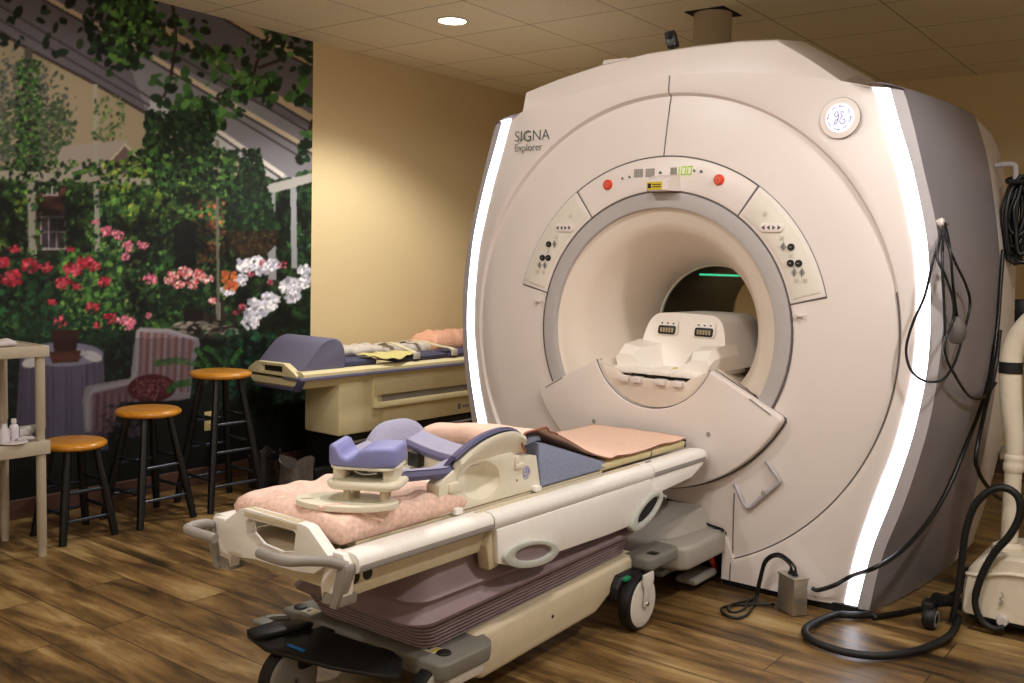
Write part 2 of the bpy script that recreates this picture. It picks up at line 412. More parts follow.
    for bx, n in (((160,20,206,60),22), ((200,48,250,86),26), ((236,74,270,100),26), ((246,30,312,62),26), ((262,66,312,104),18), ((176,92,222,134),40), ((150,70,190,110),20), ((226,92,246,116),14), ((296,130,312,160),8), ((286,172,312,196),9)):
        scat(bx, n, (4,9), G1+[(52,100,40), (70,120,46), (24,44,22)], .6)
    for x, y in ((212,122), (192,104), (255,88), (240,76), (215,60)): scat((x-9,y-7,x+9,y+7), 9, (3,6), [(60,104,40), (44,82,32), (76,122,48)], .7)
    scat((92,95,124,140), 46, (2,4.5), [(90,110,60), (60,86,44), (110,130,74)], .55)
    # pillar of ivy, foliage mass
    scat((144,112,214,190), 620, (2,6.5), G1+GD, .6); scat((130,150,236,200), 420, (2,6), G1+G2+GD, .6)
    scat((150,180,176,334), 480, (2,6), GD+G1, .6); scat((0,160,150,190), 150, (2,5), G1+G2, .6)
    scat((64,176,150,230), 220, (2,5.5), G1+G2, .6); scat((120,180,212,240), 420, (2,6), G1+G2+GY, .6); scat((100,160,160,190), 60, (2,4), GY, .5)
    scat((-140,180,36,250), 260, (3,7), G1+G2+GY, .6); scat((86,220,190,330), 900, (2,5.5), G1+G2+GD, .6); scat((90,240,140,320), 110, (2,4), [(110,140,70), (80,120,60), (140,160,80)], .5)
    scat((176,225,206,265), 160, (3,7), [(16,18,14), (10,12,10)], .7)
    scat((196,180,232,300), 300, (2,5), G1+G2, .6); scat((198,200,226,262), 60, (1.6,3.4), [(140,72,40), (158,90,50), (110,52,32)], .8, None, .85)
    scat((226,180,312,340), 900, (2,6), GD+G1, .6); scat((280,250,312,330), 160, (2,5), G1, .6)
    # light and dark patches through the leaves, then the frame of the glasshouse in front of them
    def up(n, h, w):
        yy = np.linspace(0, n.shape[0]-1.001, h); xx = np.linspace(0, n.shape[1]-1.001, w); y0 = yy.astype(int); x0 = xx.astype(int); fy = (yy-y0)[:, None]; fx = (xx-x0)[None]
        return (n[y0][:, x0]*(1-fy)+n[y0+1][:, x0]*fy)*(1-fx)+(n[y0][:, x0+1]*(1-fy)+n[y0+1][:, x0+1]*fy)*fx
    q = .55*up(rs.rand(30, 24), H, W)+.45*up(rs.rand(75, 60), H, W); q = np.clip((q-.28)/.42, 0, 1)
    ys = (np.arange(H)/K+Y0)[:, None]; gm = np.clip((ys-175)/25, 0, 1); img[:] = img*(1-gm[..., None]*(1-(.28+.9*q))[..., None])
    poly((150,142,128), [(-60,171), (0,170), (150,179), (150,185), (0,179), (-60,180)]); 
    for x, y0_, y1_, w_, c_ in ((31,182,254,7,(136,132,120)), (96,184,254,5,(140,138,130)), (271,192,280,8,(126,126,128)), (293,186,268,6,(132,132,136)), (217,196,320,2.5,(96,92,80))): line(c_, [(x, y0_), (x+1, y1_)], w_)
    poly((150,146,140), [(262,186), (312,173), (312,182), (266,195)])
    scat((-60,166,240,192), 150, (2,5), G1+GD+G2, .6); scat((20,184,42,256), 24, (2,4), G1+G2, .6); scat((88,184,104,250), 18, (2,4), G1+G2, .6)
    # hanging basket and its plant
    scat((226,150,278,234), 560, (2,5), GD+G1, .6, lambda x, y: abs(x-251) < 6+(y-145)*.26)
    poly((36,26,15), [(225,232), (279,230), (276,244), (267,254), (252,258), (238,255), (229,246)]); scat((228,232,276,254), 120, (1.5,3.5), [(52,38,20), (28,20,11), (62,50,26)], .6, lambda x, y: ((x-252)/25)**2+((y-230)/26)**2 < 1)
    # red geraniums at the near end
    scat((-140,255,122,352), 1700, (2.5,7), GD+G1+[(24,62,34), (34,80,44)], .7)
    scat((60,250,120,330), 200, (2,5), G2, .6)
    def bloom(x, y, r, cols, n=26): scat((x-r,y-r*.75,x+r,y+r*.75), n, (r*.2,r*.36), cols, .8, inell(x,y,r,r*.75))
    RED = [(168,22,42), (186,36,58), (130,14,32), (196,66,84)]; PNK = [(214,96,128), (226,130,150), (190,70,104)]
    for x, y, r_ in ((10,278,11), (30,265,10), (46,267,7), (72,269,10), (85,262,9), (94,266,7), (104,281,7), (63,282,9), (14,249,6), (92,307,7), (60,321,9), (76,286,5), (-20,270,11), (-45,285,10), (-70,262,9), (2,262,8), (70,249,4), (52,302,5), (110,318,8), (96,325,5)): bloom(x, y, r_, RED)
    for x, y, r_ in ((106,232,8), (119,235,6), (128,246,7), (142,244,6), (125,257,5), (150,277,8), (122,320,7), (130,322,6), (148,315,4), (95,222,4), (128,326,5)): bloom(x, y, r_, PNK, 18)
    # pot of pink flowers
    scat((158,270,214,312), 380, (2,5), GD+G1, .6); 
    for x, y, r_ in ((172,276,7), (184,272,8), (196,274,8), (206,278,7), (178,284,6), (192,283,7), (168,280,5), (212,300,5)): bloom(x, y, r_, [(226,150,150), (206,90,96), (236,190,184), (180,60,70)], 20)
    poly((24,16,14), [(182,310), (204,310), (200,334), (186,334)])
    # white lilies
    for x, y, r_ in ((244,266,10), (256,262,9), (262,268,10), (272,264,8), (238,282,7), (228,290,8), (242,278,6), (262,304,14), (254,312,12), (270,300,10), (250,322,9), (290,286,12), (300,284,9), (292,296,9), (304,270,8), (308,278,6)): bloom(x, y, r_, [(206,200,210), (226,222,230), (180,176,192), (160,160,176)], 30)
    for x, y, r_ in ((250,274,4), (282,264,5), (242,306,5), (270,282,4), (236,312,4), (262,262,4)): bloom(x, y, r_, PNK+RED, 10)
    scat((222,272,236,290), 26, (1.8,3.4), [(196,100,40), (180,70,36)], .8)
    # dark ground below, light gaps
    poly((13,17,12), [(-140,346), (330,340), (330,530), (-140,530)])
    scat((100,330,312,420), 420, (2,6), [(16,30,18), (10,16,12), (24,44,26), (30,58,36)], .6); scat((176,322,236,334), 30, (3,7), [(150,140,128), (120,112,100), (90,80,70)], .3, None, .8, 0.)
    scat((-140,340,20,430), 200, (3,7), [(16,30,18), (12,18,13), (26,44,26)], .6); scat((220,330,312,400), 120, (2,6), [(20,60,40), (30,78,50), (14,30,22)], .5)
    scat((20,310,110,350), 120, (2,5), [(16,40,26), (22,54,34)], .6)
    # cloth-covered round table with its flower pot
    poly((74,66,88), [(20,352), (103,352), (108,450), (14,450)]); poly((92,84,108), [(48,366), (84,366), (86,450), (50,450)], .5)
    for i in range(26): x = rs.uniform(20,104); line((52,46,64) if i % 2 else (104,96,118), [(x, 362), (x+(x-61)*.06, 450)], 1.2, .5)
    oval((116,112,136), 61.5, 354, 41.5, 12); oval((188,184,184), 32, 362, 11, 5, -.2); oval((176,172,178), 92, 356, 10, 5, .3); oval((160,156,168), 80, 352, 8, 3, .3)
    poly((46,20,16), [(50,330), (80,330), (74,360), (56,360)]); poly((70,34,24), [(49,352), (81,350), (78,362), (52,363)]); oval((86,42,28), 65, 357, 16, 4)
    # wicker armchair, striped cloth, dotted cushion
    poly((120,112,120), [(136,330), (140,327), (170,330), (198,338), (200,344), (192,372), (190,398), (160,404), (140,400), (100,430), (84,432), (82,400), (86,386), (130,378)])
    poly((116,84,88), [(139,332), (168,334), (194,342), (188,372), (184,392), (140,382)])
    for i in range(15):
        x = 141+i*3.5; line([(84,70,82), (132,98,98), (98,60,66), (128,120,124)][i % 4], [(x, 332+i*.4), (x-2.5, 392)], 1.8, .9)
    poly((92,62,70), [(92,394), (132,384), (140,392), (132,404), (120,432), (92,432)])
    for i in range(11): line((66,44,54) if i % 2 else (120,88,92), [(94+i*3.6, 393), (93+i*3.4, 430)], 1.2, .8)
    line((136,128,136), [(88,432), (87,400), (92,390), (130,382), (136,372), (138,330), (168,330), (198,340)], 3.2)
    oval((70,20,26), 151, 388, 24, 14, -.05); scat((130,376,174,400), 90, (.8,1.3), [(140,90,92), (120,50,56)], .9, inell(151,388,22,12)); poly((13,17,12), [(120,402), (196,400), (196,440), (110,440)])
    scat((100,404,140,438), 40, (2,6), [(60,46,60), (40,32,44)], .5, None, .8)
    # fern fronds
    for P in ([(230,372), (200,364), (176,360), (156,363)], [(214,372), (202,356), (196,350)], [(190,382), (176,384), (168,390)], [(226,366), (214,352), (206,348)], [(232,362), (238,352), (242,348)]):
        for (xa, ya), (xb, yb) in zip(P, P[1:]):
            for t in np.linspace(0, 1, 9):
                x, y = xa+(xb-xa)*t, ya+(yb-ya)*t
                for s in (-1, 1): oval((34,78,30) if rs.rand() < .6 else (58,108,42), x-1, y+s*1.6, 2.6, .8, s*.8)
    for _ in range(2): img[1:-1, 1:-1] = (img[1:-1, 1:-1]*2+img[:-2, 1:-1]+img[2:, 1:-1]+img[1:-1, :-2]+img[1:-1, 2:])/6
    img[int((338-Y0)*K):] *= .82
    g = img.mean(2, keepdims=True); img[:] = g+(img-g)*.82
    return img, K, X0, Y0
def mural():
    img, K, X0, Y0 = paint_mural()
    # flat wall (X, z) to drawing coordinates of the print
    Hm = np.array([[323.14112, -5.069923, -712.506663], [73.284272, -321.32092, 657.885637], [.25859211, -.026481843, 1.]])
    xa, xb, za, zb = 1.1, 4.198, .1, HC-.001; nx, nz = 470, 400
    gx, gz = np.meshgrid(np.linspace(xa, xb, nx), np.linspace(za, zb, nz))
    q = np.stack([gx, gz, np.ones_like(gx)], -1) @ Hm.T
    px, py = q[..., 0]/q[..., 2], q[..., 1]/q[..., 2]
    ix = np.clip(((px-X0)*K).astype(int), 0, img.shape[1]-1); iy = np.clip(((py-Y0)*K).astype(int), 0, img.shape[0]-1)
    c = np.clip(img[iy, ix]*MURAL_GAIN, 0, 255)/255; c = np.where(c <= .04045, c/12.92, ((c+.055)/1.055)**2.4)
    me = bpy.data.meshes.new('wall_mural'); nv = nx*nz
    co_ = np.zeros((nv, 3), np.float32); co_[:, 0] = gx.ravel(); co_[:, 1] = YW-.003; co_[:, 2] = gz.ravel()
    i = np.arange(nv).reshape(nz, nx); fa = np.stack([i[:-1, :-1], i[:-1, 1:], i[1:, 1:], i[1:, :-1]], -1).reshape(-1, 4)
    nf = len(fa); me.vertices.add(nv); me.vertices.foreach_set('co', co_.ravel()); me.loops.add(nf*4); me.loops.foreach_set('vertex_index', fa.ravel().astype(np.int32))
    me.polygons.add(nf); me.polygons.foreach_set('loop_start', np.arange(0, nf*4, 4, dtype=np.int32)); me.update(calc_edges=True)
    at = me.color_attributes.new('print', 'FLOAT_COLOR', 'POINT'); at.data.foreach_set('color', np.concatenate([c.reshape(-1, 3), np.ones((nv, 1))], 1).astype(np.float32).ravel())
    m = bpy.data.materials.new('mural_print'); m.use_nodes = True; b = m.node_tree.nodes['Principled BSDF']; a = m.node_tree.nodes.new('ShaderNodeAttribute')
    a.attribute_name = 'print'; m.node_tree.links.new(a.outputs['Color'], b.inputs['Base Color']); b.inputs['Roughness'].default_value = .6; b.inputs['Specular IOR Level'].default_value = .25
    me.materials.append(m); o = bpy.data.objects.new('wall_mural', me); C.objects.link(o)
    o['label'] = 'large printed wall mural of a flower-filled garden conservatory'; o['category'] = 'mural'
MURAL_GAIN = 1.12
mural()

# ------------------------------------------------------------------ the scanner
scan = thing('mri_scanner', (3.9, AX, 0), 'huge white scanner with round bore and two glowing side strips', 'scanner')
ZC = 1.075
T_IN = smooth_tab([(.02,.878), (.24,.910), (.47,.968), (.69,1.033), (.88,1.070), (1.0,1.087), (1.1,1.09), (1.22,1.088), (1.42,1.069), (1.57,1.035), (1.75,.985), (1.94,.923), (2.08,.872)], 66)
T_OUT = smooth_tab([(.02,.926), (.28,.974), (.49,1.036), (.72,1.094), (.894,1.124), (1.0,1.135), (1.1,1.138), (1.2,1.136), (1.366,1.122), (1.52,1.10), (1.75,1.042), (1.905,.99), (2.075,.935)], 66)
T_BEV = smooth_tab([(.02,.972), (.24,1.007), (.47,1.078), (.70,1.134), (.84,1.158), (.97,1.171), (1.1,1.178), (1.22,1.177), (1.5,1.143), (1.77,1.072), (1.92,1.03), (2.065,.985)], 66)
T_REAR = smooth_tab([(.0,1.07), (.25,1.125), (.49,1.165), (.85,1.20), (1.23,1.19), (1.45,1.18), (1.75,1.13), (1.92,1.09), (2.085,1.03)], 66)
ARCH = [(0,2.195), (.3,2.178), (.5,2.152), (.7,2.115), (.87,2.075), (.975,2.058), (1.1,2.0)]
ztop = lambda a: interp(ARCH, abs(a))
def inside(a, z):
    if z < .03 or z > ztop(a) or (abs(a) < .36 and z < .235): return False
    return abs(a) <= interp(T_IN, z)
def edge(th):
    lo, hi = .6, 1.6; dx, dz = math.cos(th), math.sin(th)
    for r_ in np.arange(.6, 1.5, .01):
        if not inside(r_*dx, ZC+r_*dz): hi = r_; break
        lo = r_
    for _ in range(24):
        m = (lo+hi)/2
        if inside(m*dx, ZC+m*dz): lo = m
        else: hi = m
    return lo
def front_x(r_):
    return interp([(.58,3.786), (.66,3.784), (.85,3.788), (1.0,3.797), (1.03,3.802), (1.042,3.784), (1.06,3.78), (2,3.78)], r_)
ths = [2*PI*i/240 for i in range(240)]
for a, z in ((.865,2.075), (-.865,2.075), (.885,.03), (-.885,.03), (.36,.03), (-.36,.03), (.36,.235), (-.36,.235)):
    t = math.atan2(z-ZC, a) % (2*PI); ths += [t-.0015, t+.0015]
ths = sorted(ths); rings = []
fr = [.58, .62, .68, .76, .85, .93, 1.0, 1.022, 1.031, 1.036, 1.042, 1.05]
for r0 in fr+['e0', 'e1', 'e2']:
    ring = []
    for t in ths:
        e = edge(t)
        r_ = r0 if not isinstance(r0, str) else {'e0': min(1.07, e), 'e1': e, 'e2': e}[r0]
        r_ = min(r_, e); q_ = min(1, max(0, abs(r_*math.cos(t))/interp(T_IN, ZC+r_*math.sin(t))-.86)/.14); x = front_x(r_)+.038*q_**1.5*min(1, max(0, (r_-1.0)/.04))-(.05*max(0, ZC+r_*math.sin(t)-1.96) if r_ > 1.04 else 0)
        if r0 == 'e2': x = 3.86
        ring.append(U(r_*math.cos(t), ZC+r_*math.sin(t), x))
    rings.append(ring)
link('front_shell', MB().loft(rings, (False, False)), 'white_shell', scan, 28)
for s in (1, -1): link('foot_patch', MB().prism([(s*.36,.237), (s*.36,.03), (s*.452,.03)], U, 3.7802, 3.84), 'white_shell', scan)
# seam lines of the shell
def seam(pts, w=.0035, x=None, n=None): return MB().tube([U(a, z, (front_x(math.hypot(a, z-ZC)) if x is None else x)-.0005) for a, z in pts], w, 6, sub=4)
link('seam', MB().tube([U(-.02+.023*(2.19-z)/.35, z, (front_x(z-ZC)-.05*max(0, z-1.96)*(z-ZC > 1.04))-.0005) for z in np.linspace(2.19, 1.842, 60)], .0028, 6, smooth=False), 'shell_line', scan)
link('seam', MB().tube([U(-.4, z, front_x(math.hypot(.4, z-ZC))-.001) for z in np.linspace(.03, .41, 24)], .0026, 6, smooth=False), 'shell_line', scan)
def rim_x(t): return front_x(1.034)+.038*min(1, max(0, abs(1.034*math.cos(t))/interp(T_IN, ZC+1.034*math.sin(t))-.86)/.14)**1.5*.85
link('seam', MB().tube([U(1.034*math.cos(t), ZC+1.034*math.sin(t), rim_x(t)-.003) for t in np.radians(np.linspace(168, 247, 60))], .0032, 6, smooth=False), 'shell_line', scan)
def strip(ta, tb, xa, xb, z0, z1, s, m, nm, thick=.02, n=44):
    rs_ = []
    for z in np.linspace(z0, z1, n):
        a, b = interp(ta, z)*s, interp(tb, z)*s
        zz = z if z < z1-1e-6 else None
        za = z if zz is not None else ztop(a); zb = z if zz is not None else ztop(b)
        rs_.append([U(a, za, xa), U(b, zb, xb), U(b, zb, xb+thick), U(a, za, xa+thick)])
    return link(nm, MB().loft(rs_), m, scan, 30)
for s in (1, -1):
    strip(T_IN, T_OUT, 3.814, 3.819, .03, 2.07, s, 'strip_light', 'light_strip')
    strip(T_OUT, T_BEV, 3.8185, 3.830, .025, 2.062, s, 'trim_grey', 'edge_trim')
    rs_ = []
    for k, (x, w) in enumerate(((3.831,0), (4.05,.32), (4.3,.62), (4.55,.85), (4.75,1))):
        ring = []
        for z in np.linspace(.02, 2.06, 40):
            a = interp(T_BEV, z)*(1-w)+interp(T_REAR, z)*w+.012*math.sin(PI*w)
            ring.append(U(s*a, z+.025*w*(z/2.06), x))
        e = ring[-1]; c_ = abs(e[1]-AX); ring += [U(s*(c_-.05), e[2]+.022, x), U(s*(c_-.14), e[2]+.04, x)]
        rs_.append(ring)
    link('side_panel', MB().loft(rs_, (False, False), False), 'side_grey', scan, 50)
# roof of the shell, raised housing, rear cover
link('shell_roof', MB().loft([[U(a, ztop(a)-.004, x) for a in np.linspace(-.93, .93, 31)] for x in (3.782, 4.75)], (False, False), False), 'white_shell', scan)
F = [(.84,2.07), (.83,2.212), (.65,2.255), (.4,2.30), (.157,2.325), (-.09,2.332), (-.3,2.328), (-.46,2.315), (-.6,2.225), (-.73,2.12), (-.77,2.06)]
G = [(.82,2.07), (.79,2.21), (.6,2.262), (.38,2.305), (.14,2.34), (-.1,2.37), (-.28,2.39), (-.395,2.40), (-.5,2.335), (-.65,2.23), (-.72,2.06)]
link('raised_housing', MB().loft([[U(a, min(z, ztop(a)+.002), 3.848) for a, z in F], [U(a, z-.010*(z > 2.2), 3.868) for a, z in F], [U(a*.995, z, 3.885) for a, z in F], [U(a, z, 4.33) for a, z in G], [U(a, z, 4.9) for a, z in G]]), 'white_shell', scan, 25)
link('housing_step', MB().box((3.99, AX+.33, 2.30), (4.3, AX+.47, 2.347), .008), 'white_shell', scan)
rr = []
for x, zc, d, sho in ((4.765, 2.06, -.004, [(1.028,2.088), (.99,2.10), (.93,2.112), (.8,2.125), (.4,2.14), (0,2.15)]), (4.98, 1.90, -.004, [(1.088,1.985), (1.066,2.035), (1.02,2.07), (.9,2.095), (.4,2.11), (0,2.12)]),
                      (5.2, 1.82, -.012, [(1.088,1.91), (1.062,1.97), (1.01,2.01), (.88,2.04), (.4,2.06), (0,2.07)]), (5.42, 1.70, -.06, [(1.05,1.80), (1.02,1.87), (.96,1.92), (.84,1.95), (.4,1.97), (0,1.98)]), (5.55, 1.55, -.16, [(.95,1.68), (.92,1.75), (.86,1.80), (.74,1.83), (.35,1.85), (0,1.86)])):
    side = [(interp(T_REAR, z)+d, z) for z in np.linspace(.02, zc, 26)]+sho
    rr.append([U(-a, z, x) for a, z in side]+[U(a, z, x) for a, z in side[-2::-1]])
link('rear_cover', MB().loft(rr, (False, False)), 'white_shell', scan, 40)
link('rear_frame', MB().hole([(1.03*math.cos(t), ZC+.78*math.sin(t)) for t in np.linspace(0, 2*PI, 48, False)], ell(0, ZC, .44, .44, 48), U, 5.5, 5.56, .01), 'white_shell', scan)
# bore
link('bore_ring', MB().lathe([(.618,3.83), (.618,3.787), (.613,3.775), (.560,3.772), (.549,3.776), (.543,3.80)], (0, AX, ZC), 'x', 96), 'ring_grey', scan, 50)
link('ring_seam', MB().lathe([(.6255,3.7815), (.616,3.7815)], (0, AX, ZC), 'x', 96), 'shell_line', scan)
link('bore_flare', MB().lathe([(.545,3.793), (.525,3.81), (.49,3.81), (.44,3.88), (.39,3.98), (.35,4.10), (.322,4.22), (.308,4.32), (.305,4.36)], (0, AX, ZC), 'x', 96), 'bore_white', scan, 60)
link('bore_rim', MB().lathe([(.3055,4.352), (.299,4.356), (.299,4.372)], (0, AX, ZC), 'x', 96), 'panel_beige', scan)
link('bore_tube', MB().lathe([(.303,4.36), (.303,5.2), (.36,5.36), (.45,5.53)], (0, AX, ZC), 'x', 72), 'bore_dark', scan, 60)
link('bore_lamp', MB().box((4.40, AX-.10, 1.325), (4.425, AX+.115, 1.335), .003), 'green_glow', scan)
# control sectors round the ring
def sector(r0, r1, t0, t1, n=40):
    a = [math.radians(t0+(t1-t0)*i/n) for i in range(n+1)]
    return [(r1*math.cos(t), ZC+r1*math.sin(t)) for t in a]+[(r0*math.cos(t), ZC+r0*math.sin(t)) for t in a[::-1]]
link('sector_gap', MB().prism(sector(.618, .7745, 13.55, 166.45, 120), U, 3.7832, 3.805), 'shell_line', scan)
top = link('display_panel', MB().prism(sector(.624, .768, 54.6, 125.0, 60), U, 3.779, 3.805, .003), 'white_shell', scan)
for s in (1, -1):
    t0, t1 = (14.0, 54.0) if s > 0 else (125.6, 166.0)
    cp = link('control_panel', MB().prism(sector(.624, .772, t0, t1), U, 3.779, 3.805, .003), 'white_shell', scan)
    link('keypad', MB().prism(sector(.640, .757, t0+1.4, t1-1.4), U, 3.776, 3.785, .002), 'panel_beige', cp)
    link('slide_switch', MB().prism(rrect(s*.513-.052, s*.513+.052, 1.515, 1.553, .018), U, 3.768, 3.78, .004), 'white_shell', cp)
    for k in range(4):
        a = s*.513-.034+k*.0225; d = -1 if k < 2 else 1
        link('arrow_mark', MB().prism([(a-.008*d*-1, 1.534), (a-.006*d, 1.544), (a-.006*d, 1.524)], U, 3.767, 3.769), 'shell_line', cp)
    for a, z in ((.599,1.456), (.60,1.391), (.634,1.391)):
        link('round_button', MB().lathe([(0,3.767), (.013,3.767), (.0145,3.77), (.0145,3.78)], (0, AX+s*a, z), 'x', 20), 'black_plastic', cp)
        link('button_mark', MB().box((3.766, AX+s*a-.005, z-.0015), (3.768, AX+s*a+.005, z+.0015)), 'table_grey', cp)
    for a, z in ((.566,1.458), (.618,1.355), (.65,1.356)):
        link('arrow_button', MB().prism([(a*s-.013, z), (a*s, z+.02), (a*s+.013, z), (a*s, z-.02)], U, 3.772, 3.78, .002), 'display_grey', cp)
        link('button_mark', MB().box((3.771, AX+s*a-.0025, z-.009), (3.772, AX+s*a+.0025, z+.009)), 'shell_line', cp)
    for a, z in ((.48,1.588), (.557,1.489), (.60,1.421), (.626,1.32), (.662,1.321)):
        link('indicator', MB().hole(rrect(a*s-.009, a*s+.009, z-.008, z+.008, .002), rrect(a*s-.0075, a*s+.0075, z-.0065, z+.0065, .001), U, 3.776, 3.778, n=12), 'display_grey', cp)
        link('indicator_mark', MB().box((3.776, AX+s*a-.002, z-.003), (3.778, AX+s*a+.002, z+.003)), 'shell_line', cp)
    link('hook_clip', MB().box((3.77, AX+s*.65-.022, 1.176), (3.795, AX+s*.65+.022, 1.188), .003).box((3.77, AX+s*.65-.022, 1.166), (3.775, AX+s*.65-.014, 1.188), .002).box((3.77, AX+s*.65+.014, 1.166), (3.775, AX+s*.65+.022, 1.188), .002), 'white_shell', scan)
for t in (66.8, 112.2):
    a, z = .713*math.cos(math.radians(t)), ZC+.713*math.sin(math.radians(t))
    b_ = link('stop_button', MB().lathe([(0,3.763), (.018,3.764), (.0225,3.77), (.0235,3.781)], (0, AX+a, z), 'x', 28), 'red_button', scan, label='red stop button')
    link('button_mark', MB().lathe([(.009,3.763), (.011,3.763)], (0, AX+a, z), 'x', 20), 'display_grey', b_)
# numerals and tell-tales above the bore
SEG = {'0': 'abcdef', '1': 'bc'}
def digit(ch, a, z, w, h, t=.0045):
    m = MB(); B = {'a': (0,h,w,h), 'b': (w,h/2,w,h), 'c': (w,0,w,h/2), 'd': (0,0,w,0), 'e': (0,0,0,h/2), 'f': (0,h/2,0,h)}
    for s_ in SEG[ch]:
        x0, y0, x1, y1 = B[s_]; sh = lambda y: y*.12
        m.box((3.776, a-max(x0,x1)-t/2-sh(y0), z+min(y0,y1)-t/2), (3.779, a-min(x0,x1)+t/2-sh(y1), z+max(y0,y1)+t/2), 0)
    return m
for k, (ch, a) in enumerate((('1', .060), ('0', .090), ('0', .118))):
    link('numeral', digit(ch, AX-a, 1.763, .018, .033, .0042), 'display_green', scan, label='lit green numeral')
for a0, a1 in ((.148,.10), (.088,.042), (-.035,-.068)):
    g = MB()
    for i in range(5): g.box((3.776, AX+a1+(a0-a1)*i/5, 1.758), (3.779, AX+a1+(a0-a1)*(i+.7)/5, 1.795))
    link('display_bars', g, 'display_grey', scan)
for a, z, w in ((.205,1.757,.012), (.168,1.762,.014), (.012,1.776,.018), (-.152,1.779,.012), (-.185,1.774,.016)):
    link('telltale', MB().prism([(a-w/2, z-.006), (a+w/2, z-.006), (a+w/4, z+.006), (a-w/6, z+.004)], U, 3.777, 3.779), 'sign_ink', scan)
hood = link('laser_hood', MB().loft([[U(a, z, x) for a, z in q] for x, q in ((3.79, ((.048,1.766), (-.085,1.766), (-.092,1.692), (.055,1.692))), (3.775, ((.046,1.764), (-.083,1.764), (-.09,1.692), (.053,1.692))), (3.708, ((.036,1.736), (-.066,1.736), (-.07,1.690), (.040,1.690))), (3.702, ((.033,1.732), (-.063,1.732), (-.066,1.693), (.036,1.693))))]), 'white_shell', scan, 20)
link('warning_label', MB().box((3.6995, AX-.04, 1.695), (3.7025, AX+.033, 1.729)).box((3.6985, AX+.012, 1.701), (3.70, AX+.028, 1.722), 0, 1).box((3.6985, AX-.035, 1.705), (3.70, AX+.006, 1.709), 0, 1).box((3.6985, AX-.035, 1.715), (3.70, AX+.006, 1.719), 0, 1), ['yellow_label', 'black_plastic'], hood)
# maker's round lit emblem and the lettering
em = link('emblem', MB().lathe([(.078,3.779), (.078,3.7755), (.070,3.7745), (0,3.7745)], (0, AX-.768, 1.958), 'x', 48), 'white_shell', scan)
link('emblem_seam', MB().lathe([(.080,3.7785), (.0785,3.777), (.077,3.7785)], (0, AX-.768, 1.958), 'x', 48), 'shell_line', em)
link('emblem_lamp', MB().lathe([(0,3.770), (.054,3.7705), (.0565,3.776)], (0, AX-.768, 1.958), 'x', 48), 'badge_light', em)
ink = MB(); E0 = lambda a, z: U(-.768-a, 1.958+z, 3.7692)
ink.tube([E0(-.004,.012), (E0(-.009,.024)), E0(-.017,.020), E0(-.018,.009), E0(-.010,.006), E0(-.003,.012), E0(-.004,-.004), E0(-.010,-.020), E0(-.018,-.024), E0(-.017,-.014), E0(-.006,-.004)], .0016, 6)
ink.tube([E0(.018,.018), E0(.010,.024), E0(.006,.014), E0(.012,.005), E0(.004,-.004), E0(.004,-.018), E0(.014,-.024), E0(.023,-.016), E0(.020,-.006), E0(.013,-.010)], .0016, 6)
for t0 in (20, 65, 110, 155, 200, 245, 290, 335):
    ink.tube([E0(.044*math.cos(math.radians(t0+d)), .044*math.sin(math.radians(t0+d))) for d in (0, 8, 16, 24)], .0014, 6)
for t0 in (0, 90, 180, 270): ink.tube([E0(.045*math.cos(math.radians(t0+d)), .045*math.sin(math.radians(t0+d))) for d in (-4, 0, 4)], .0026, 6)
link('emblem_script', ink, 'badge_ink', em)
def lettering(txt, size, a, z, x, mtl, parent, nm='lettering', sx=1., ext=.0006, mp=None):
    cu = bpy.data.curves.new(nm, 'FONT'); cu.body = txt; cu.size = size; cu.extrude = ext; cu.offset = -.0006
    to = bpy.data.objects.new(nm+'_tmp', cu); C.objects.link(to)
    me = to.to_mesh(); m = MB()
    fn = mp or (lambda p: (x-p.z, AX+a-p.x*sx, z+p.y))
    m.add([fn(v.co) for v in me.vertices], [tuple(p.vertices) for p in me.polygons]); to.to_mesh_clear(); bpy.data.objects.remove(to); bpy.data.curves.remove(cu)
    return link(nm, m, mtl, parent, 0)
lettering('SIGNA', .072, .826, 1.953, 3.776, 'sign_ink', scan, sx=1.02)
lettering('Explorer', .052, .826, 1.905, 3.777, 'sign_ink', scan, sx=.92)
# apron below the bore: fan plate with the cradle cut-out
def fan():
    a0 = math.atan2(.745-ZC, .608); arc = [(.692*math.cos(t), ZC+.692*math.sin(t)) for t in np.linspace(-PI-a0, a0, 44)]   # from -u side under to +u side
    cut = [(.306*math.cos(t), 1.041+.306*math.sin(t)) for t in np.linspace(-.375, -PI+.375, 30)]                          # +u to -u along the bottom
    return arc+[(.606,.762), (.575,.780)]+cut+[(-.575,.780), (-.606,.762)]
ap = link('apron', MB().prism(fan(), U, 3.735, 3.835, .012, 0, 3), 'white_shell', scan, 40)
dk = [(p[0]*1.012, (p[1]-ZC)*1.012+ZC) for p in fan()]
link('apron_gap', MB().prism(dk, U, 3.7785, 3.82), 'shell_line', scan)
link('cradle_plate', MB().prism([(.303*math.cos(t), 1.041+.303*math.sin(t)) for t in np.linspace(-.42, -PI+.42, 26)]+[(-.24,.90), (-.19,.885), (-.16,.862), (.16,.862), (.19,.885), (.24,.90)], U, 3.757, 3.795, .004), 'bore_white', ap)
link('plate_gap', MB().tube([U(.3065*math.cos(t), 1.041+.3065*math.sin(t), 3.742) for t in np.linspace(-.37, -PI+.37, 40)], .0032, 6, smooth=False), 'shell_line', ap)
for a, z in ((.286,.642), (-.292,.656)): link('screw_plug', MB().lathe([(0,3.732), (.009,3.732), (.011,3.736)], (0, AX+a, z), 'x', 16), 'table_grey', ap)
for s in (1, -1): link('grip_slot', MB().tube([U(s*.565, .772, 3.735), U(s*.47, .828, 3.735)], .0035, 6), 'table_grey', ap)
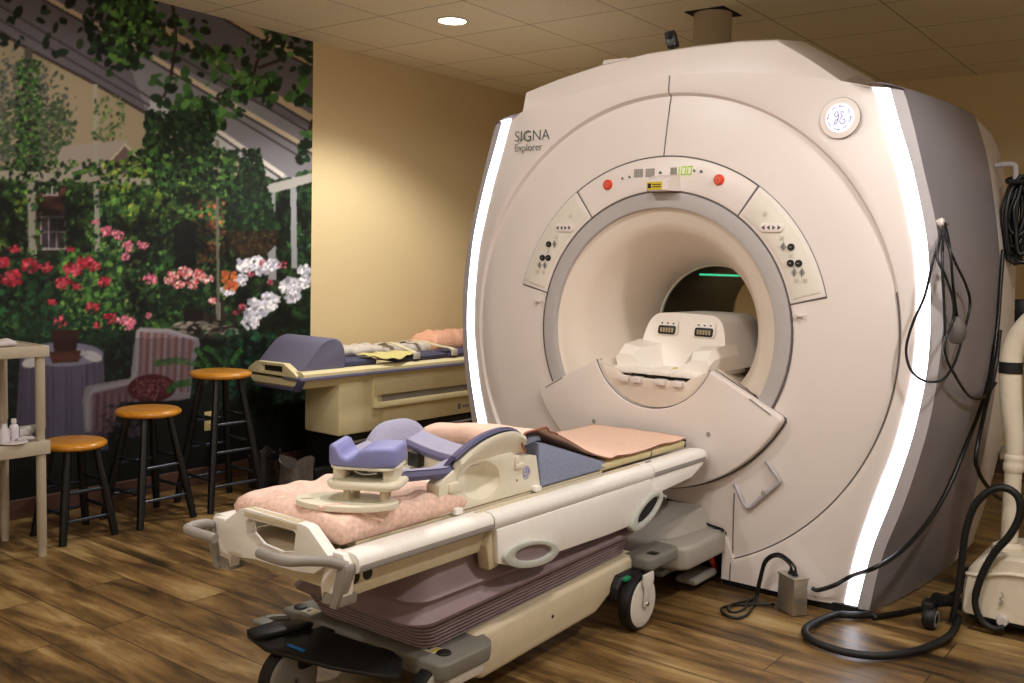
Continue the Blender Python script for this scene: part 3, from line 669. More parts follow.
fl = [(.53,.80), (.575,.775), (.5,.66), (-.5,.66), (-.575,.775), (-.53,.80), (-.29,.935), (-.26,.88), (-.17,.845), (.17,.845), (.26,.88), (.29,.935)]
link('bore_floor', MB().loft([[U(a, z, 3.795) for a, z in fl], [U(a*.62, min(z, .90), 4.1) for a, z in fl], [U(a*.45, min(z, .87), 4.36) for a, z in fl]]), 'bore_white', scan, 30)
for a, w in ((.075,.05), (-.045,.05), (.14,.05), (-.13,.05)): link('catch', MB().box((3.735, AX+a-w/2, .842), (3.775, AX+a+w/2, .868), .004), 'white_shell', ap)
link('wire_handle', MB().tube([U(-.40,.452,3.785), U(-.43,.41,3.774), U(-.452,.372,3.774), U(-.478,.366,3.774), U(-.53,.42,3.774), U(-.592,.482,3.774), U(-.598,.502,3.774), U(-.57,.535,3.774), U(-.535,.57,3.785)], .0085, 10), 'trim_grey', scan)
link('handle_knob', MB().box((3.765, AX-.552, .425), (3.787, AX-.527, .445), .004), 'table_grey', scan)
# docking cover, the dark opening under it, plinth
link('dock_cover', MB().prism([(3.785,-.375), (3.45,-.375), (3.41,-.345), (3.395,-.30), (3.395,.30), (3.41,.345), (3.45,.375), (3.79,.375)], lambda x, a, z: (x, AX+a, z), .145, .245, .02, 0, 3), 'dock_grey', scan)
link('dock_hump', MB().loft([[U(a, z, 3.785) for a, z in ((.3,.24), (.26,.33), (-.26,.33), (-.3,.24))], [U(a, z, 3.5) for a, z in ((.26,.24), (.2,.275), (-.2,.275), (-.26,.24))], [U(a, z, 3.44) for a, z in ((.22,.235), (.18,.245), (-.18,.245), (-.22,.235))]]), 'dock_grey', scan)
link('dock_opening', MB().box((3.95, AX-.36, .01), (4.0, AX+.36, .235)).box((3.79, AX+.36, .01), (3.99, AX+.37, .235)).box((3.79, AX-.37, .01), (3.99, AX-.36, .235)).box((3.79, AX-.36, .232), (3.99, AX+.36, .24)), 'void_black', scan)
for a in (-.12, -.28): link('dock_foot', MB().box((3.6, AX+a-.05, .03), (3.82, AX+a+.05, .06), .015), 'table_grey', scan)
link('dock_hose', MB().tube([U(-.33,.21,3.8), U(-.31,.12,3.78), U(-.30,.05,3.85)], .012, 8), 'red_button', scan, label='small red hose')
pl = [(.955,3.80), (1.05,4.4), (1.05,4.7), (.9,5.4), (-.9,5.4), (-1.05,4.7), (-1.05,4.4), (-.955,3.80)]
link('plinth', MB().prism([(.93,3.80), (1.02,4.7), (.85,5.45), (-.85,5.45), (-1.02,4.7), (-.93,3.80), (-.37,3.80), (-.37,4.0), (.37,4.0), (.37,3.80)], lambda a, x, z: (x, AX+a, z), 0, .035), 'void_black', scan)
link('cable_knob', MB().tube([(3.845,.955,1.556), (3.845,.938,1.556)], .010, 12).lathe([(0,-.012), (.014,-.010), (.018,0), (.014,.010), (0,.012)], (3.845,.932,1.556), 'y', 16), 'white_shell', scan)
link('cable_knob', MB().tube([(3.89,.95,1.548), (3.89,.915,1.552)], .005, 8), 'chrome', scan)
link('rear_hook', MB().tube([(4.90,.97,1.87), (4.90,.89,1.87), (4.90,.88,1.80)], .012, 8), 'trim_grey', scan)

# head coil waiting on the cradle inside the bore
hc = thing('head_coil', (4.1, AX, .86), 'white head coil with two small dark displays inside the bore', 'medical coil')
link('tray', MB().prism([(.235,3.80), (.25,3.87), (.24,4.3), (-.2,4.3), (-.22,3.87), (-.2,3.80)], lambda a, x, z: (x, AX+a, z), .872, .902, .008), 'coil_white', hc)
for s in (1, -1):
    link('side_wing', MB().loft([[U(s*a, z, x) for a, z in ((.06+t*.01,.90), (.225,.90), (.238,.90+h*.6), (.22,.90+h), (.15-t*.02,.90+h*.9))] for t, x, h in ((0,3.83,.06), (1,3.88,.10), (2,4.0,.115), (3,4.13,.115))]), 'coil_white', hc, 30)
body = link('coil_body', MB().loft([[U(a, z, x+k*(1.14-z)*-.22) for a, z in smooth_tab([(.225,.90), (.215,1.0), (.195,1.09), (.16,1.135), (.1,1.147), (-.1,1.147), (-.16,1.135), (-.195,1.09), (-.215,1.0), (-.225,.90)], 40)] for x, k in ((4.06,1), (4.075,1), (4.42,0), (4.44,0))]), 'coil_white', hc, 35)
for a in (.085, -.105):
    dsp = link('display_window', MB().prism(rrect(a-.054, a+.054, 1.045, 1.112, .01), lambda p, z, d: U(p, z, 4.0525-(1.14-z)*.22+d), -.004, .004, .002), 'coil_white', hc)
    link('display_screen', MB().prism(rrect(a-.046, a+.046, 1.048, 1.088, .01), lambda p, z, d: U(p, z, 4.0475-(1.14-z)*.22+d), -.002, .003, .001), 'black_plastic', dsp)
    for k in range(5): link('screen_bar', MB().box((4.026, AX+a-.034+k*.0145, 1.057), (4.031, AX+a-.034+k*.0145+.009, 1.078), 0, 0, 2), 'duct', dsp)
    for k in (-1, 0, 1): link('mark', MB().box((4.037, AX+a+k*.03-.004, 1.096), (4.041, AX+a+k*.03+.004, 1.102)), 'black_plastic', dsp)
for a in (.1, -.02, -.13): link('latch', MB().box((3.785, AX+a-.045, .878), (3.84, AX+a+.045, .905), .006), 'coil_white', hc)
link('latch_gap', MB().box((3.80, AX-.17, .868), (3.83, AX+.13, .876)), 'black_plastic', hc)
link('orange_mark', MB().box((3.90, AX-.07, .902), (3.93, AX-.02, .906)), 'yellow_label', hc)

# ------------------------------------------------------------------ the wheeled patient table docked at the scanner
tb = thing('patient_table', (2.6, AX, 0), 'wheeled white patient table with grey bellows docked at the scanner', 'table')
V = lambda y, z, x: (x, AX+y, z)
rail = [(.235,.598), (.275,.602), (.298,.598), (.309,.588), (.3125,.572), (.310,.556), (.300,.549), (.235,.549)]
for s in (1, -1):
    for x0, x1, nm in ((1.69,2.247,'rail'), (2.253,3.235,'rail'), (3.24,3.675,'rail')):
        rr_ = [[V(s*y, z, x) for y, z in rail] for x in ([x0, x1] if x1 < 3.6 else [x0, 3.65])]
        if x1 > 3.6: rr_ += [[V(s*y, z-.002, 3.69) for y, z in rail], [V(s*(.235+(y-.235)*.8), .555+(z-.555)*.55, 3.712) for y, z in rail]]
        rl = link(nm, MB().loft(rr_), 'table_white', tb, 50)
        if nm == 'rail' and x0 != 2.253: link('lower_band', MB().loft([[V(s*y, z, x) for y, z in ((.30,.548), (.3125,.556), (.3140,.566), (.312,.573), (.30,.573))] for x in (x0+.005, min(x1, 3.69))]), 'table_grey', rl)
    link('groove_strip', MB().box((2.22, AX+s*.262-.009, .598), (3.20, AX+s*.262+.009, .6045), .002), 'table_cream', tb)
    link('slot_mark', MB().prism(ell(3.27, s*.265, .022, .006, 16), lambda x, y, z: (x, AX+y, z), .60, .6045), 'table_grey', tb)
link('deck', MB().box((1.70, AX-.27, .475), (2.28, AX+.27, .552), .012).box((2.28, AX-.24, .50), (3.2, AX+.24, .575), .01), 'table_cream', tb)
for k in (0, 1): link('socket', MB().lathe([(0,-.002), (.015,-.002), (.017,0), (.017,.004)], (1.715+k*.046, AX-.2715, .527), 'y', 20), 'black_plastic', tb)
link('cradle', MB().prism([(-.225,.585), (.225,.585), (.225,.603), (.15,.605), (-.15,.605), (-.225,.603)], V, 1.76, 3.0, .003), 'table_cream', tb)
cr = link('cradle_end', MB().prism([(-.222,.60), (.222,.60), (.228,.628), (.18,.633), (-.18,.633), (-.228,.628)], V, 2.99, 3.655, .004), 'old_cream', tb)
link('cradle_lip', MB().box((3.653, AX-.225, .60), (3.668, AX+.225, .634), .004), 'black_plastic', cr)
link('cradle_seam', MB().box((3.36, AX-.2295, .60), (3.364, AX+.2295, .634)), 'table_grey', cr)
# far end underside
for s in (1, -1):
    link('end_cheek', MB().prism([(3.235,.552), (3.67,.552), (3.672,.54), (3.57,.499), (3.235,.478)], lambda x, z, y: (x, y, z), AX+s*.245, AX+s*.308, .006), 'table_white', tb)
link('end_plate', MB().loft([[V(y, z, x) for y, z, x in ((.24,.553,3.668), (-.24,.553,3.668), (-.24,.50,3.565), (.24,.50,3.565))], [V(y, z, x) for y, z, x in ((.24,.553,3.66), (-.24,.553,3.66), (-.24,.50,3.55), (.24,.50,3.55))]]), 'table_grey', tb)
for s in (1, -1): link('latch_pin', MB().tube([V(s*.27,.47,3.30), V(s*.29,.462,3.33), V(s*.315,.46,3.34)], .008, 8).box((3.27, AX+s*.26-.02, .455), (3.31, AX+s*.26+.02, .485), .004), 'chrome', tb)
# long side panels with their oval grips
for s in (1, -1):
    pts = [(2.262,.549), (3.222,.549), (3.232,.51), (3.215,.46), (3.12,.398), (2.9,.396), (2.6,.404), (2.52,.404), (2.34,.418), (2.275,.44)]
    sp = link('side_panel', MB().prism(pts, lambda x, z, y: (x, AX+s*y, z), .285, .3125, .004), 'table_white', tb)
    link('panel_cheek', MB().prism([(2.235,.50), (2.265,.545), (2.30,.425), (2.252,.42)], lambda x, z, y: (x, AX+s*y, z), .25, .295, .006), 'table_cream', sp)
    for cx, cz, a, b_, rot in ((2.435,.437,.148,.043,-.15), (3.178,.436,.125,.048,.37)):
        h = link('side_grip', MB().hole(ell(cx, cz, a, b_, 36, rot), ell(cx+.005, cz+.003, a*.68, b_*.6, 30, rot), lambda x, z, y: (x, AX+s*y, z), .296, .327, .006), 'handle_ring', sp)
        link('hollow_patch', MB().prism(ell(cx+.005, cz+.003, a*.7, b_*.62, 30, rot), lambda x, z, y: (x, AX+s*y, z), .3126, .3145), 'void_black' if rot > 0 else 'bellows', h)  # flat infill: one painted as the hollow's shade, one as the bellows behind
# near end: corner blocks, hand frame, push levers
for s in (1, -1):
    link('corner_block', MB().loft([[V(s*y, z, x) for y, z in ((.225,.60), (.272,.598), (.292,.575), (.272,.462), (.20,.458), (.19,.50))] for x in (1.668, 1.70)]), 'table_white', tb, 30)
    link('corner_foot', MB().prism([(.205,.486), (.278,.49), (.272,.458), (.195,.454)], lambda y, z, x: V(s*y, z, x), 1.664, 1.72, .004), 'table_grey', tb)
    br = link('lever_bracket', MB().prism([(.268,.575), (.300,.578), (.302,.56), (.262,.452), (.236,.452), (.25,.51)], lambda y, z, x: V(s*y, z, x), 1.655, 1.69, .006), 'table_grey', tb)
    link('push_lever', MB().tube([V(s*.285,.570,1.672), V(s*.262,.588,1.63), V(s*.238,.598,1.575), V(s*.216,.60,1.541), V(s*.18,.60,1.533), V(s*.13,.598,1.538), V(s*.095,.595,1.545)], .014, 12), 'table_grey', tb)
hf = link('hand_frame', MB().hole([(.218,.588), (.128,.65), (.10,.657), (-.148,.657), (-.165,.652), (-.24,.594), (-.242,.575), (-.185,.535), (-.10,.525), (.06,.522), (.165,.508), (.20,.53), (.225,.57)],
    [(.088,.632), (-.10,.636), (-.112,.628), (-.105,.572), (-.03,.556), (.05,.562), (.095,.585), (.10,.62)], V, 1.648, 1.682, .008, n=48), 'table_white', tb)
link('grip_bar', MB().tube([V(.105,.642,1.664), V(-.118,.645,1.664)], .0175, 16), 'table_cream', hf)
# bellows
bw = MB()
def brect(hy, x0, x1, z, r_=.05): return [(a, AX+b, z) for a, b in rrect(x0, x1, -hy, hy, r_, 5)]
rg = []
z = .219
for k in range(7):
    o = .232+k*.0045; x0 = 2.04-k*.008
    for d, dz in ((0,0), (.010,.0045), (.010,.0085), (0,.0125)): rg.append(brect(o+d, x0-d, 3.16+d, z+dz))
    z += .0135
for o, x0, x1, zz in ((.285,1.945,3.2,z+.004), (.288,1.94,3.2,z+.012), (.262,1.965,3.195,z+.028), (.252,1.98,3.19,z+.05), (.268,1.96,3.19,z+.07), (.25,1.985,3.185,z+.09), (.235,2.02,3.18,z+.12), (.22,2.06,3.16,.50)): rg.append(brect(o, x0, x1, zz, .07))
bl = link('bellows', MB().loft(rg), 'bellows', tb, 35)
for v in bl.data.vertices:                       # the folded skirt sags between its ends and lies thinner towards the scanner
    x = v.co.x+2.6; t = max(0, min(1, (x-1.95)/1.2)); zz = v.co.z
    v.co.z = zz+(.03*t if zz < .36 else .0)-.012*math.sin(PI*t)*max(0, min(1, (.5-zz)/.2))
# base, bumpers, skirts
link('base', MB().prism([(2.2,.19), (2.22,.222), (2.5,.235), (3.2,.262), (3.2,.20), (3.02,.155), (2.9,.10), (2.25,.07), (2.2,.10)], lambda x, z, y: (x, AX+y, z), -.282, .282, .02, 0, 3), 'table_cream', tb)
link('base_screw', MB().lathe([(0,-.002), (.006,-.001), (.006,.002)], (2.62, AX-.2825, .17), 'y', 12), 'black_plastic', tb)
fb = link('front_bumper', MB().prism([(1.985,.35), (1.985,-.325), (2.01,-.345), (2.20,-.345), (2.24,-.32), (2.26,-.275), (2.26,.275), (2.16,.3), (2.15,.345), (2.0,.36)], lambda x, y, z: (x, AX+y, z), .165, .217, .012, 0, 3), 'bumper_grey', tb)
for y, x in ((.315,2.03), (-.285,2.06)):
    link('pad', MB().lathe([(0,.224), (.018,.224), (.022,.221), (.022,.215)], (x, AX+y, 0), 'z', 20), 'black_rubber', fb)
    y2 = y-.05 if y > 0 else y+.05
    st = link('sticker', MB().box((x-.022, AX+y2-.028, .216), (x+.022, AX+y2+.022, .2178)), 'sticker', fb)
    link('sticker_mark', MB().box((x-.016, AX+y2-.022, .2175), (x+.016, AX+y2-.01, .2186), 0, 0).prism([(x-.012, AX+y2+.0), (x+.012, AX+y2+.004), (x-.002, AX+y2+.014)], XY, .2175, .2186, 0, 1), ['yellow_label', 'black_plastic'], st)
for s in (1, -1):
    rb = link('rear_bumper', MB().prism([(3.14,.24), (3.14,.345), (3.16,.365), (3.36,.365), (3.385,.345), (3.385,.24)], lambda x, y, z: (x, AX+s*y, z), .212, .262, .012, 0, 3), 'bumper_grey', tb)
    link('bumper_slot', MB().box((3.2, AX+s*.33-.02, .2615), (3.24, AX+s*.33+.02, .2635)), 'black_plastic', rb)
    # rear casters: big white discs in black tyres
    cw = link('caster_wheel', MB().lathe([(.03,-.026), (.088,-.028), (.103,-.02), (.107,0), (.103,.02), (.088,.028), (.03,.026)], (3.10, AX+s*.335, .107), 'y', 40), 'black_rubber', tb)
    link('wheel_disc', MB().lathe([(0,.031), (.03,.033), (.075,.031), (.088,.029), (.092,.026)] if s > 0 else [(0,-.031), (.03,-.033), (.075,-.031), (.088,-.029), (.092,-.026)], (3.10, AX+s*.335, .107), 'y', 36), 'wheel_white', cw)
    link('wheel_fork', MB().prism([(3.07,.222), (3.145,.222), (3.15,.19), (3.135,.16), (3.118,.10), (3.10,.088), (3.082,.10), (3.085,.16), (3.07,.19)], lambda x, z, y: (x, AX+s*y, z), .370, .378, .003), 'wheel_white', cw)
    link('axle_bolt', MB().lathe([(0,.006), (.008,.005), (.010,0)] if s > 0 else [(0,-.006), (.008,-.005), (.010,0)], (3.10, AX+s*.379, .107), 'y', 10), 'chrome', cw)
    link('caster_housing', MB().prism([(3.02,.215), (3.17,.215), (3.16,.19), (3.13,.20), (3.06,.195), (3.0,.13), (2.985,.13), (2.99,.18)], lambda x, z, y: (x, AX+s*y, z), .22, .315, .008), 'black_plastic', cw)
    link('brake_tab', MB().box((3.02, AX+s*.318-.012, .198), (3.06, AX+s*.318+.012, .212), .003), 'green_part', cw)
    # front casters
    fx, fy = (1.831, .134) if s > 0 else (2.02, -.285)
    fw_ = link('caster_wheel', MB().lathe([(.03,-.026), (.084,-.028), (.097,-.02), (.1,0), (.097,.02), (.084,.028), (.03,.026)], (fx, AX+fy, .1005), 'y', 40), 'black_rubber', tb)
    link('wheel_disc', MB().lathe([(0,-.031), (.03,-.033), (.075,-.031), (.088,-.029), (.092,-.026)], (fx, AX+fy, .1005), 'y', 36), 'table_grey', fw_)
    link('axle_bolt', MB().lathe([(0,-.04), (.008,-.039), (.010,-.03)], (fx, AX+fy, .1005), 'y', 10), 'chrome', fw_)
    link('wheel_fork', MB().box((fx+.01, AX+fy-.05, .13), (fx+.17, AX+fy+.05, .17), .008), 'wheel_white' if s < 0 else 'black_plastic', fw_)
pd = link('brake_pedal', MB().prism([(1.775,.262), (1.85,.258), (1.92,.215), (1.958,.10), (1.972,-.17), (1.955,-.22), (1.87,-.29), (1.845,-.27), (1.785,-.10), (1.745,.135)], lambda x, y, z: (x, AX+y, z), .203, .218, .006), 'black_plastic', tb)
link('pedal_pad', MB().prism([(1.77,.258), (1.85,.254), (1.93,.20), (1.945,.15), (1.80,.175), (1.755,.20)], lambda x, y, z: (x, AX+y, z), .216, .236, .007), 'black_rubber', pd)
link('blue_bar', MB().box((1.797, AX+.03, .2178), (1.808, AX+.10, .221), .001), 'blue_mark', pd, label='blue bar')
link('pedal_stem', MB().box((1.93, AX+.10, .17), (2.0, AX+.16, .21), .004).box((1.93, AX-.16, .17), (2.0, AX-.10, .21), .004), 'black_plastic', pd)
link('pedal_lever', MB().tube([(1.99, AX+.33, .19), (1.93, AX+.345, .20), (1.90, AX+.335, .205)], .013, 8).box((1.86, AX+.29, .20), (1.905, AX+.35, .216), .006), 'bumper_grey', pd)

# ------------------------------------------------------------------ what lies on the table
def pillow(x0, x1, y0, y1, z0, z1, nx=26, ny=18, seed=1, wr=.006, edge_r=.035):
    rs = np.random.RandomState(seed); ph = rs.uniform(0, 6.28, 12); rings = []
    def zt(x, y):
        u_, v_ = (x-x0)/(x1-x0), (y-y0)/(y1-y0); e = min(u_*(x1-x0), (1-u_)*(x1-x0), v_*(y1-y0), (1-v_)*(y1-y0))
        k = min(1, e/edge_r); k = math.sqrt(max(0, 1-(1-k)**2))
        w = wr*(math.sin(38*x+9*y+ph[0])*math.sin(21*y-13*x+ph[1])+.6*math.sin(70*y+30*x+ph[2])*(1-k)+.5*math.sin(64*x-44*y+ph[3]))
        return z0+(z1-z0)*(.45+.55*k)+w
    m = MB(); vs = []; fs = []
    xs = np.linspace(x0, x1, nx); ys = np.linspace(y0, y1, ny)
    for x in xs:
        for y in ys: vs.append((x+.004*math.sin(50*y+ph[4])*(1 if x in (x0, x1) else 0), y+.004*math.sin(44*x+ph[5]), zt(x, y)))
    n1 = len(vs)
    for x in xs:
        for y in ys:
            fx = x0+.012+(x1-x0-.024)*(x-x0)/(x1-x0); vs.append((fx, y0+.012+(y1-y0-.024)*(y-y0)/(y1-y0), z0))
    for i in range(nx-1):
        for j in range(ny-1):
            a = i*ny+j; fs.append((a, a+1, a+ny+1, a+ny)); fs.append((n1+a, n1+a+ny, n1+a+ny+1, n1+a+1))
    bd = [i*ny for i in range(nx)]+[(nx-1)*ny+j for j in range(1, ny)]+[i*ny+ny-1 for i in range(nx-2, -1, -1)]+[j for j in range(ny-2, 0, -1)]
    for a, b_ in zip(bd, bd[1:]+bd[:1]): fs.append((a, b_, n1+b_, n1+a))
    return m.add(vs, fs)
mt = thing('table_cushion', (1.95, AX, .603), 'thick cushion in a wrinkled pink quilted cover at the near end of the table', 'cushion')
link('cover', pillow(1.695, 2.215, AX-.236, AX+.228, .606, .674, 46, 38, 3, .0045), 'quilt_pink', mt, 180)
link('cover_fold', MB().tube([(1.71, AX-.13, .69), (1.76, AX-.16, .688), (1.80, AX-.21, .672), (1.84, AX-.245, .65)], .011, 8, rad=[.004, .011, .011, .004]), 'quilt_pink', mt, 180)

# small coil with a padded lilac trough, standing on the cushion
KC = Vector((1.875, 1.935, 0)); KA = math.radians(-60); e1 = Vector((math.cos(KA), math.sin(KA), 0)); e2 = Vector((-math.sin(KA), math.cos(KA), 0))
KL = lambda a, b, z: tuple(KC+e1*(a*.83+.006)+e2*b+Vector((0, 0, z)))
kc = thing('knee_coil', (KC.x, KC.y, .68), 'small cream coil with a lilac notched block on top on the pink cushion', 'medical coil')
def dshape(a, b, k=.02, n=8):
    o = []
    for p in rrect(-a, a, -b, b, min(a, b)*.55, n): o.append((p[0], p[1]-k*(1-(p[0]/a)**2) if p[1] < 0 else p[1]))
    return o
link('foot_plate', MB().hole([(p[0]-.056, p[1]-.05) for p in ell(0, 0, .175, .085, 40)], [(p[0]-.186, p[1]-.065) for p in ell(0, 0, .026, .010, 16, .3)], KL, .680, .695, .005, n=48), 'coil_cream', kc)
link('plate_inset', MB().prism([(p[0]-.03, p[1]-.045) for p in ell(0, 0, .12, .06, 32)], KL, .694, .697, .001), 'coil_clear', kc)
for a, b_ in ((-.055,-.05), (.07,-.05), (-.05,.02), (.06,.02)): link('post', MB().lathe([(.0115,.693), (.0115,.735)], KL(a, b_, 0), 'z', 14), 'table_cream', kc)
link('lower_shelf', MB().prism(dshape(.128, .078), KL, .728, .752, .010, 0, 3), 'coil_cream', kc)
link('shelf_inset', MB().prism(dshape(.105, .058), KL, .751, .754, .001), 'coil_clear', kc)
for a in (-.085, .085): link('support', MB().prism([(p[0]+a, p[1]-.005) for p in rrect(-.022, .022, -.052, .055, .015)], KL, .752, .786, .003), 'coil_cream', kc)
link('back_web', MB().box((-.07, .03, .752), (.07, .036, .785), .002, T=KL), 'coil_clear', kc)
link('clip', MB().tube([KL(-.03, -.045, .782), KL(-.028, -.05, .775), KL(.0, -.05, .768), (KL(.045, -.05, .772))], .0025, 6).box((.012, -.052, .774), (.045, -.044, .784), .003, T=KL), 'chrome', kc)
link('rim', MB().prism(dshape(.117, .07), KL, .784, .792, .003), 'coil_cream', kc)
top_pts = []
blk = MB(); prof = [(-.115,.851), (-.10,.853), (-.085,.848), (-.074,.832), (-.066,.822), (-.05,.816), (-.034,.818), (-.02,.826), (-.006,.838), (.012,.846), (.04,.848), (.10,.848), (.115,.845)]
rg = []
for b_, sh in ((-1, 0), (-.9, .002), (.9, .002), (1, 0)):
    pass
n_ = len(prof)
front = [(a, -.068-.02*(1-(a/.117)**2), z) for a, z in prof]; back = [(a, .068, z) for a, z in prof]
def side_in(a): return a*(1 if abs(a) < .1 else 1)
vs = []; fs = []
for row, dy in ((front, 0), (back, 0)):
    for a, b_, z in row: vs.append(KL(a, b_, z))
    for a, b_, z in row: vs.append(KL(a, b_, .792))
for i in range(n_-1):
    fs += [(i, i+1, n_+i+1, n_+i), (2*n_+i, 3*n_+i, 3*n_+i+1, 2*n_+i+1), (i, 2*n_+i, 2*n_+i+1, i+1), (n_+i, n_+i+1, 3*n_+i+1, 3*n_+i)]
fs += [(0, n_, 3*n_, 2*n_), (n_-1, 2*n_+n_-1, 3*n_+n_-1, n_+n_-1)]
b = bmesh.new(); q = [b.verts.new(v) for v in vs]; [b.faces.new([q[i] for i in f_]) for f_ in fs]; bmesh.ops.recalc_face_normals(b, faces=b.faces[:])
es = [e for e in b.edges if e.calc_face_angle(0) > .9]
bmesh.ops.bevel(b, geom=es, offset=.012, segments=4, affect='EDGES', profile=.5, clamp_overlap=True)
link('padded_block', MB().bm(b), 'coil_purple', kc, 50)

# spine coil: cream trough with lilac pads and two curved wings
sc = thing('spine_coil', (2.3, AX, .606), 'cream coil with two curved wings and lilac padding in the middle of the table', 'medical coil')
hw = .226
def side_profile():
    return [(2.09,.607), (2.605,.607), (2.575,.722), (2.50,.732), (2.455,.742), (2.44,.752), (2.18,.745), (2.14,.73), (2.11,.712), (2.09,.70)]
for s in (1, -1):
    sd = link('side_wall', MB().hole(side_profile(), ell(2.285, .685, .095, .06, 36, -.12), lambda x, z, y: (x, AX+s*y, z), hw-.05, hw, .004), 'coil_cream', sc)
    link('cup', MB().loft([[(2.285+a, AX+s*y, .685+c_) for a, c_ in [(p[0]*k, p[1]*k) for p in ell(0, 0, .096, .061, 36, -.12)]] for k, y in ((1.0,hw-.002), (.9,hw-.02), (.6,hw-.042), (.05,hw-.05))], (False, True)), 'coil_cream', sc, 60)
    x0, x1, hb_, hm = (2.165, 2.49, .745, .082) if s < 0 else (2.245, 2.535, .730, .068)
    def crest(t): return hb_+hm*(math.sin(PI*min(1, t*.62+.06))**.8 if t < .72 else 1-.35*((t-.72)/.28)**2) if s < 0 else hb_+hm*(1-abs(2*t-.95)**3.2 if t < .95 else 1-abs(2*t-.95)**3.2)
    rows = []
    for x in np.linspace(x0, x1, 26):
        t = (x-x0)/(x1-x0); h = crest(t); zb = hb_-.01 if t > .2 else hb_-.01-.02*(1-t/.2)
        rows.append([(x, AX+s*y, z) for y, z in ((hw-.028,zb), (hw-.012,zb), (hw+.004,h-.045), (hw+.022,h-.012), (hw+.018,h), (hw-.004,h-.004), (hw-.024,h-.03), (hw-.034,h-.05))])
    wg = link('wing', MB().loft(rows), 'coil_cream', sc, 50)
    rows = []
    for x in np.linspace(x0-.013, x1-.013, 26):
        t = (x-x0+.013)/(x1-x0); h = crest(t)
        rows.append([(x, AX+s*y, z) for y, z in ((hw+.012,h+.004), (hw+.006,h+.014), (hw-.012,h+.012), (hw-.04,h-.02), (hw-.055,h-.06), (hw-.05,h-.064), (hw-.03,h-.04), (hw-.006,h-.002))])
    link('wing_pad', MB().loft(rows), 'pad_lilac' if s > 0 else 'pad_slate', sc, 50)
    link('clip', MB().box((2.455, AX+s*(hw+.001)-.006, .70), (2.475, AX+s*(hw+.001)+.006, .735), .003).box((2.455, AX+s*(hw+.004)-.006, .695), (2.50, AX+s*(hw+.004)+.006, .71), .003), 'coil_cream', sc)
    link('clip', MB().box((2.13, AX+s*(hw+.002)-.005, .67), (2.175, AX+s*(hw+.002)+.006, .70), .004).box((2.17, AX+s*hw-.003, .665), (2.205, AX+s*hw+.004, .715), .003), 'coil_cream', sc)
    for x in (2.165, 2.57): link('foot_clip', MB().box((x-.016, AX+s*(hw+.008)-.012, .603), (x+.016, AX+s*(hw+.008)+.012, .622), .004), 'table_white', sc)
    for x, z in ((2.185,.637), (2.47,.655)): link('rivet', MB().lathe([(0,s*.002), (.004,s*.0015), (.004,-.001)], (x, AX+s*hw, z), 'y', 10), 'sheet_pink_edge', sc)
    # arm of the padded collar
    link('collar_arm', MB().loft([[(x, AX+s*y, z+dz) for y, z in ((.16,-.012), (.215,-.02), (.222,-.005), (.212,.008), (.16,.002), (.13,-.006))] for x, dz in (((1.93,.745), (1.96,.752), (2.06,.742), (2.14,.735), (2.22,.75)) if s < 0 else ((2.12,.728), (2.14,.735), (2.22,.75)))]), 'pad_slate', sc, 40)
    link('collar_top', MB().loft([[(x, AX+s*y, z+dz) for y, z in ((.205,.007), (.212,.0095), (.16,.0045), (.135,-.004), (.135,-.006))] for x, dz in (((1.935,.746), (1.96,.753), (2.06,.743), (2.14,.736), (2.22,.751)) if s < 0 else ((2.125,.729), (2.14,.736), (2.22,.751)))]), 'pad_lilac', sc, 40)
def bridge(pr): return MB().loft([[(2.30+.30*(y+.07)+x, AX+y, z-.012*(1-(y/.2)**2)) for x, z in pr] for y in np.linspace(-.2, .19, 15)])
link('collar_bridge', bridge(((-.012,.728), (-.014,.742), (-.004,.752), (.09,.768), (.10,.76), (.10,.73))), 'pad_slate', sc, 40)
link('collar_top', bridge(((-.002,.753), (.0,.7555), (.088,.771), (.088,.768))), 'pad_lilac', sc, 40)
link('inner_shell', MB().box((2.10, AX-.172, .607), (2.56, AX+.172, .665), .012).loft([[(2.31+.30*(y+.07)+x, AX+y, z) for x, z in ((0,.65), (0,.735), (.12,.735), (.12,.65))] for y in (-.172, 0, .172)]), 'coil_cream', sc)
link('throat_shade', MB().box((2.32, AX+.075, .672), (2.352, AX+.125, .722), .006), 'black_plastic', sc)  # solid black block standing in for the shade inside a hole
se = link('maker_disc', MB().prism(ell(2.522, .672, .021, .023, 28), lambda x, z, y: (x, y, z), AX-hw-.0006, AX-hw+.001), 'coil_purple', sc)
dk_ = lambda x, z: (x, AX-hw-.0012, z)
link('disc_script', MB().tube([dk_(2.517,.683), dk_(2.511,.678), dk_(2.512,.667), dk_(2.52,.67), dk_(2.518,.658), dk_(2.510,.657)], .0012, 5).tube([dk_(2.532,.682), dk_(2.526,.684), dk_(2.527,.674), (dk_(2.523,.664)), dk_(2.528,.657), dk_(2.534,.663), dk_(2.53,.668)], .0012, 5).tube([(2.522+.018*math.cos(t), AX-hw-.0012, .672+.02*math.sin(t)) for t in np.linspace(0, 2*PI, 24)], .0009, 5, smooth=False), 'coil_cream', se)

